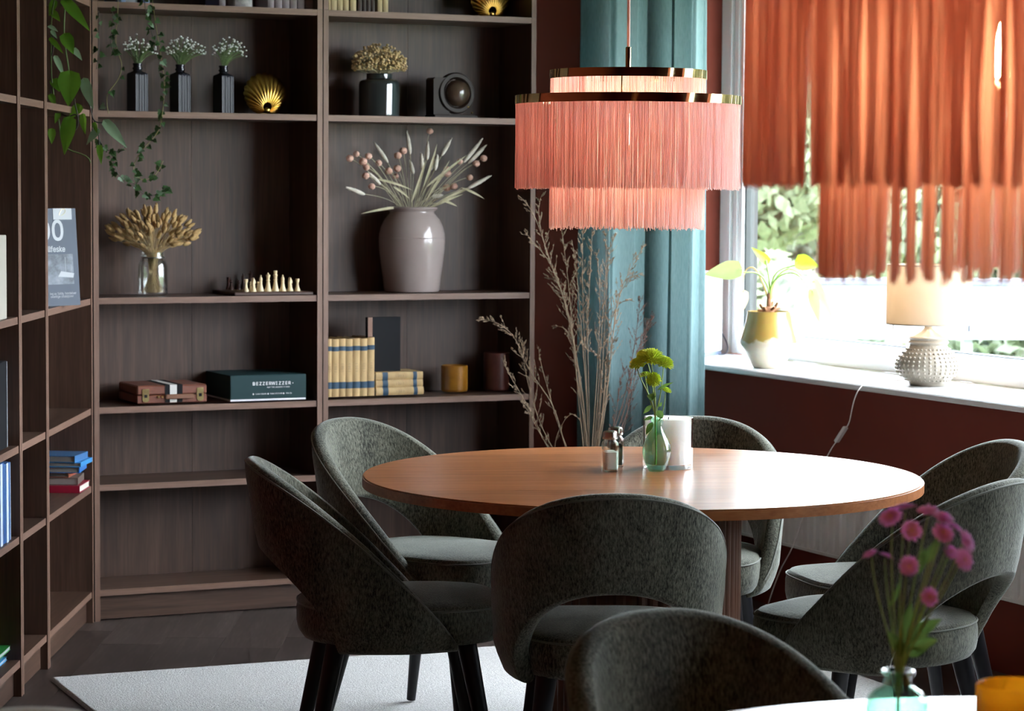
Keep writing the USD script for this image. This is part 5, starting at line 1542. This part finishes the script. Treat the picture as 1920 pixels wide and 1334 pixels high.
STR = [([(219, -30), (219, 40), (219, 92), (228, 121), (219, 153), (205, 171), (204, 213)], 'vine_olive', 8, 0), ([(284, -30), (288, 20), (296, 70), (303, 113), (308, 150), (307, 187), (303, 224), (296, 247), (281, 266), (267, 281), (256, 297), (251, 321), (266, 337), (290, 329), (301, 313), (306, 302)], 'vine_olive', 52, 1),
       ([(186, 258), (200, 280), (218, 284), (236, 275)], 'vine_dark', 14, 1), ([(204, 292), (214, 306), (224, 330), (246, 345), (262, 358), (282, 368), (300, 360), (314, 352)], 'vine_dark', 26, 1),
       ([(185, 20), (186, 60), (184, 100), (181, 130)], 'vine_dark', 8, 0), ([(272, -20), (275, 30), (284, 60), (292, 95)], 'vine_dark', 14, 0), ([(207, 14), (212, 40), (208, 70), (214, 100)], 'vine_dark', 10, 0)]
rs = np.random.default_rng(77)
for vi, (pts, m, nl, dense) in enumerate(STR):
    C = spline([IP(x, y, -.02 * (vi % 3) / 2) for x, y in pts], 44)
    st = part('vine', tube(C, .0012, 5), m, t, True)
    for k in range(nl):
        f = (k + rs.uniform(.2, .8)) / nl; i = min(42, max(1, int(f * 43)))
        d0 = C[i + 1] - C[i - 1]; d0 /= np.linalg.norm(d0)
        sd = np.array([rs.choice([-1, 1]) * rs.uniform(.4, 1), rs.normal(0, .3), rs.uniform(-1.0, .35)])
        d = sd + d0 * .4
        nrm = np.array([rs.normal(0, .5), -1, rs.normal(.5, .4)])
        base = C[i] + d / np.linalg.norm(d) * rs.uniform(.003, .010)
        part('leaf', ivy_leaf(base, d, nrm, rs.uniform(.013, .024)), 'ivy_leaf_pale' if rs.random() < .10 else 'ivy_leaf', t)

# ================================================================== things on the left shelves
plain('cover_slate', (.050, .066, .100), .6)
plain('print_white', (.45, .47, .50), .6)
plain('print_dark', (.05, .06, .08), .5)
varied('print_boat', (.03, .04, .055), (.26, .29, .34), (22, 22, 30), .6)
plain('brass_clip', (.70, .60, .35), .3, 1.0)
# slate book with cover towards the room, leaning on the upright of the shelf
e0, e1 = LB(.0, .10, ZR[3]), None
la = at_y(96, 563, 7.62); lb_ = at_y(151, 563, 7.72)
bd = lb_ - la; bd[2] = 0; bl = np.linalg.norm(bd)
ax = bd / bl
wfull = .150
org = np.array([lb_[0], lb_[1], ZR[3] + .0008]) - ax * wfull
org[0] = max(org[0], XL + .035)
t = thing('slate_book', 'slate blue paperback with white lettering and a boat photo, leaning on the left bookcase', 'book', org, math.atan2(ax[1], ax[0]))
hgt = at_y(125, 391, 7.70)[2] - ZR[3]
tilt = .07


def slant(m, lean=tilt):   # the top leans back; sides narrow towards the top as the cover tilts away
    v = np.asarray(m[0], float).copy(); c, s = math.cos(lean), math.sin(lean)
    y, z = v[:, 1].copy(), v[:, 2].copy(); v[:, 1] = y * c + z * s; v[:, 2] = z * c - y * s
    return v, m[1]


part('cover', slant(join(box(0, wfull, 0, .0012, 0, hgt), box(0, wfull, .0132, .0144, 0, hgt), box(0, .0012, .0012, .0132, 0, hgt))), 'cover_slate', t)
part('page_block', slant(box(.0014, wfull - .002, .0013, .0131, .002, hgt - .002)), 'paper', t)
LT = lambda s, h, x, z, b=False, nm='lettering': part(nm, slant(move(upright(text(s, h, .0004, b)), (x, -.0001, z))), 'print_white', t)
_k = bl / 55
_m = upright(text('100', .060, .0004, True)); _w = _m[0][:, 0].max() - _m[0][:, 0].min()
_m[0][:, 0] *= 70 * _k / _w
part('lettering', slant(move(_m, (wfull - 60 * _k, -.0001, hgt * .675))), 'print_white', t)
LT('Mllfeske', .017, wfull - 44 * _k, hgt * .555, True)
part('cover_photo', slant(box(.012, wfull - .022, -.0005, -.0001, hgt * .22, hgt * .53)), 'print_boat', t)
part('boat_print', slant(join(hull(np.array([[x, y, z] for y in (-.0009, -.0006) for x, z in ((.062, hgt * .30), (.125, hgt * .285), (.130, hgt * .33), (.075, hgt * .355))])), box(.094, .0955, -.0009, -.0006, hgt * .33, hgt * .50), box(.118, .119, -.0009, -.0006, hgt * .33, hgt * .42))), 'print_white', t)
LT('ing av fakta, hendelser', .0075, wfull * .53, hgt * .115)
LT('uvanlige situasjoner', .0075, wfull * .50, hgt * .085)
part('white_tag', slant(box(wfull * .36, wfull * .88, -.0012, -.0003, hgt * .885, hgt * 1.0)), 'print_white', t)
part('paper_clip', slant(tube(spline([[wfull * .52, -.0022, hgt * .93], [wfull * .66, -.0022, hgt * .995], [wfull * .70, -.0022, hgt * .98], [wfull * .58, -.0022, hgt * .925]], 14), .0008, 5)), 'brass_clip', t)

# pile of six books
plain('page_grey', (.30, .28, .26), .8)
plain('cov_denim', (.07, .20, .42), .3)
plain('cov_sky', (.06, .32, .68), .3)
plain('cov_royal', (.03, .17, .50), .35)
plain('cov_orange', (.55, .16, .09), .5)
plain('cov_taupe', (.16, .12, .10), .5)
plain('cov_crimson', (.38, .012, .045), .35)
PILE = [('crimson', 'cov_crimson', .0235, .235, .190, .02), ('taupe', 'cov_taupe', .022, .215, .165, -.05), ('orange', 'cov_orange', .016, .19, .135, .04), ('royal blue', 'cov_royal', .020, .225, .155, -.02), ('sky blue', 'cov_sky', .0145, .24, .170, .05), ('denim blue', 'cov_denim', .021, .23, .155, .10)]
z = ZR[1] + .0006
NO = ['lowest', 'second lowest', 'third from below', 'third from above', 'second from the top', 'topmost']
pc = LB(.128, .118, 0)
for i, (c, m, th, wd, ln, ro) in enumerate(PILE):
    wd, ln = min(wd, .225), min(ln, .175)
    t = thing('pile_book', f'{c} hardback lying {NO[i]} in the pile on the left bookcase', 'book', (pc[0] + (.0, -.010, -.022, -.006, .006, -.008)[i], pc[1] + (.0, .008, .012, .0, .004, -.004)[i], z), -ro)
    red = c == 'crimson'
    x0, x1, y0, y1 = -wd / 2, wd / 2, -ln / 2, ln / 2
    spine = box(x0, x1, y0, y0 + .0022, .0022, th - .0022) if red else box(x1 - .0022, x1, y0, y1, .0022, th - .0022)
    part('cover', join(box(x0, x1, y0, y1, 0, .0022), box(x0, x1, y0, y1, th - .0022, th), spine), m, t)
    part('page_block', box(x0 + .003, x1 - (.003 if red else .0024), y0 + (.0024 if red else .003), y1 - .003, .0023, th - .0023), 'page_grey' if not red else 'paper', t)
    z += th + .0005
# leftmost unit: cream box file, black folder, two blue binders, green picture books
plain('file_cream', (.42, .39, .33), .7)
plain('folder_black', (.007, .007, .009), .7, spec=.15)
plain('binder_blue', (.045, .13, .34), .35)
plain('binder_stripe', (.60, .68, .78), .4)
plain('cov_green', (.03, .28, .06), .3)
plain('cov_cyan', (.02, .30, .65), .35)
plain('cov_ochre', (.30, .24, .08), .5)


def left_item(name, label, cat, px, ybot, ytop, zt, thick, depth, mat, edge=None, v0=.012, sN=None, strip=None):
    """an upright file on the leftmost unit: the side that faces the corner ends where the photo shows it; it runs on towards the camera"""
    P = on_plane(px, ybot, np.array([1.0, 0, 0]), LC[0] - v0)
    Y = P[1]
    h = at_y(px, ytop, Y)[2] - zt
    t = thing(name, label, cat, (LC[0] - v0, Y, zt + .0005))
    part('file_body', box(-depth, 0, -thick, 0, 0, h, .002), mat, t)
    if edge: part('page_edge', box(-depth + .004, .0006, -.004, .0004, .002, h - .002), edge, t)
    if strip:
        for k in range(strip): part('spine_stripe', box(.0002, .0010, -thick + thick * (k + .25) / strip, -thick + thick * (k + .60) / strip, .0, h), 'binder_stripe', t, label='pale blue stripe')
    return t


left_item('file_box', 'large cream box file cut by the left border', 'box file', 13, 595, 441, ZR[3], .30, .24, 'file_cream')
left_item('black_folder', 'black folder with pale page edge cut by the left border', 'folder', 14, 838, 677, ZR[2], .16, .24, 'folder_black', 'print_white')
left_item('blue_binder', 'right one of two blue binders with pale stripes at the left border', 'binder', 20, 1010, 866, ZR[1], .075, .24, 'binder_blue', 'binder_stripe', strip=1)
left_item('blue_binder', 'left one of two blue binders with pale stripes at the left border', 'binder', 9, 1016, 868, ZR[1], .075, .24, 'binder_blue', strip=1)
z = ZR[0] + .0006
pb = on_plane(14, 1250, np.array([1.0, 0, 0]), LC[0] - .04)
for i, (nm, m, th, dx, dy) in enumerate([('cyan', 'cov_cyan', .010, .0, -.01), ('ochre', 'cov_ochre', .008, -.01, .0), ('cream', 'file_cream', .010, -.02, -.02), ('green', 'cov_green', .013, .01, .015)]):
    t = thing('picture_book', f'{nm} picture book in the low pile at the lower left border', 'book', (LC[0] - .04 + dx, pb[1] - .115 + dy, z))
    part('cover', join(box(-.21, 0, -.14, .14, 0, .0018), box(-.21, 0, -.14, .14, th - .0018, th)), m, t)
    part('page_block', box(-.208, -.002, -.138, .138, .0019, th - .0019), 'print_white', t)
    z += th + .0004
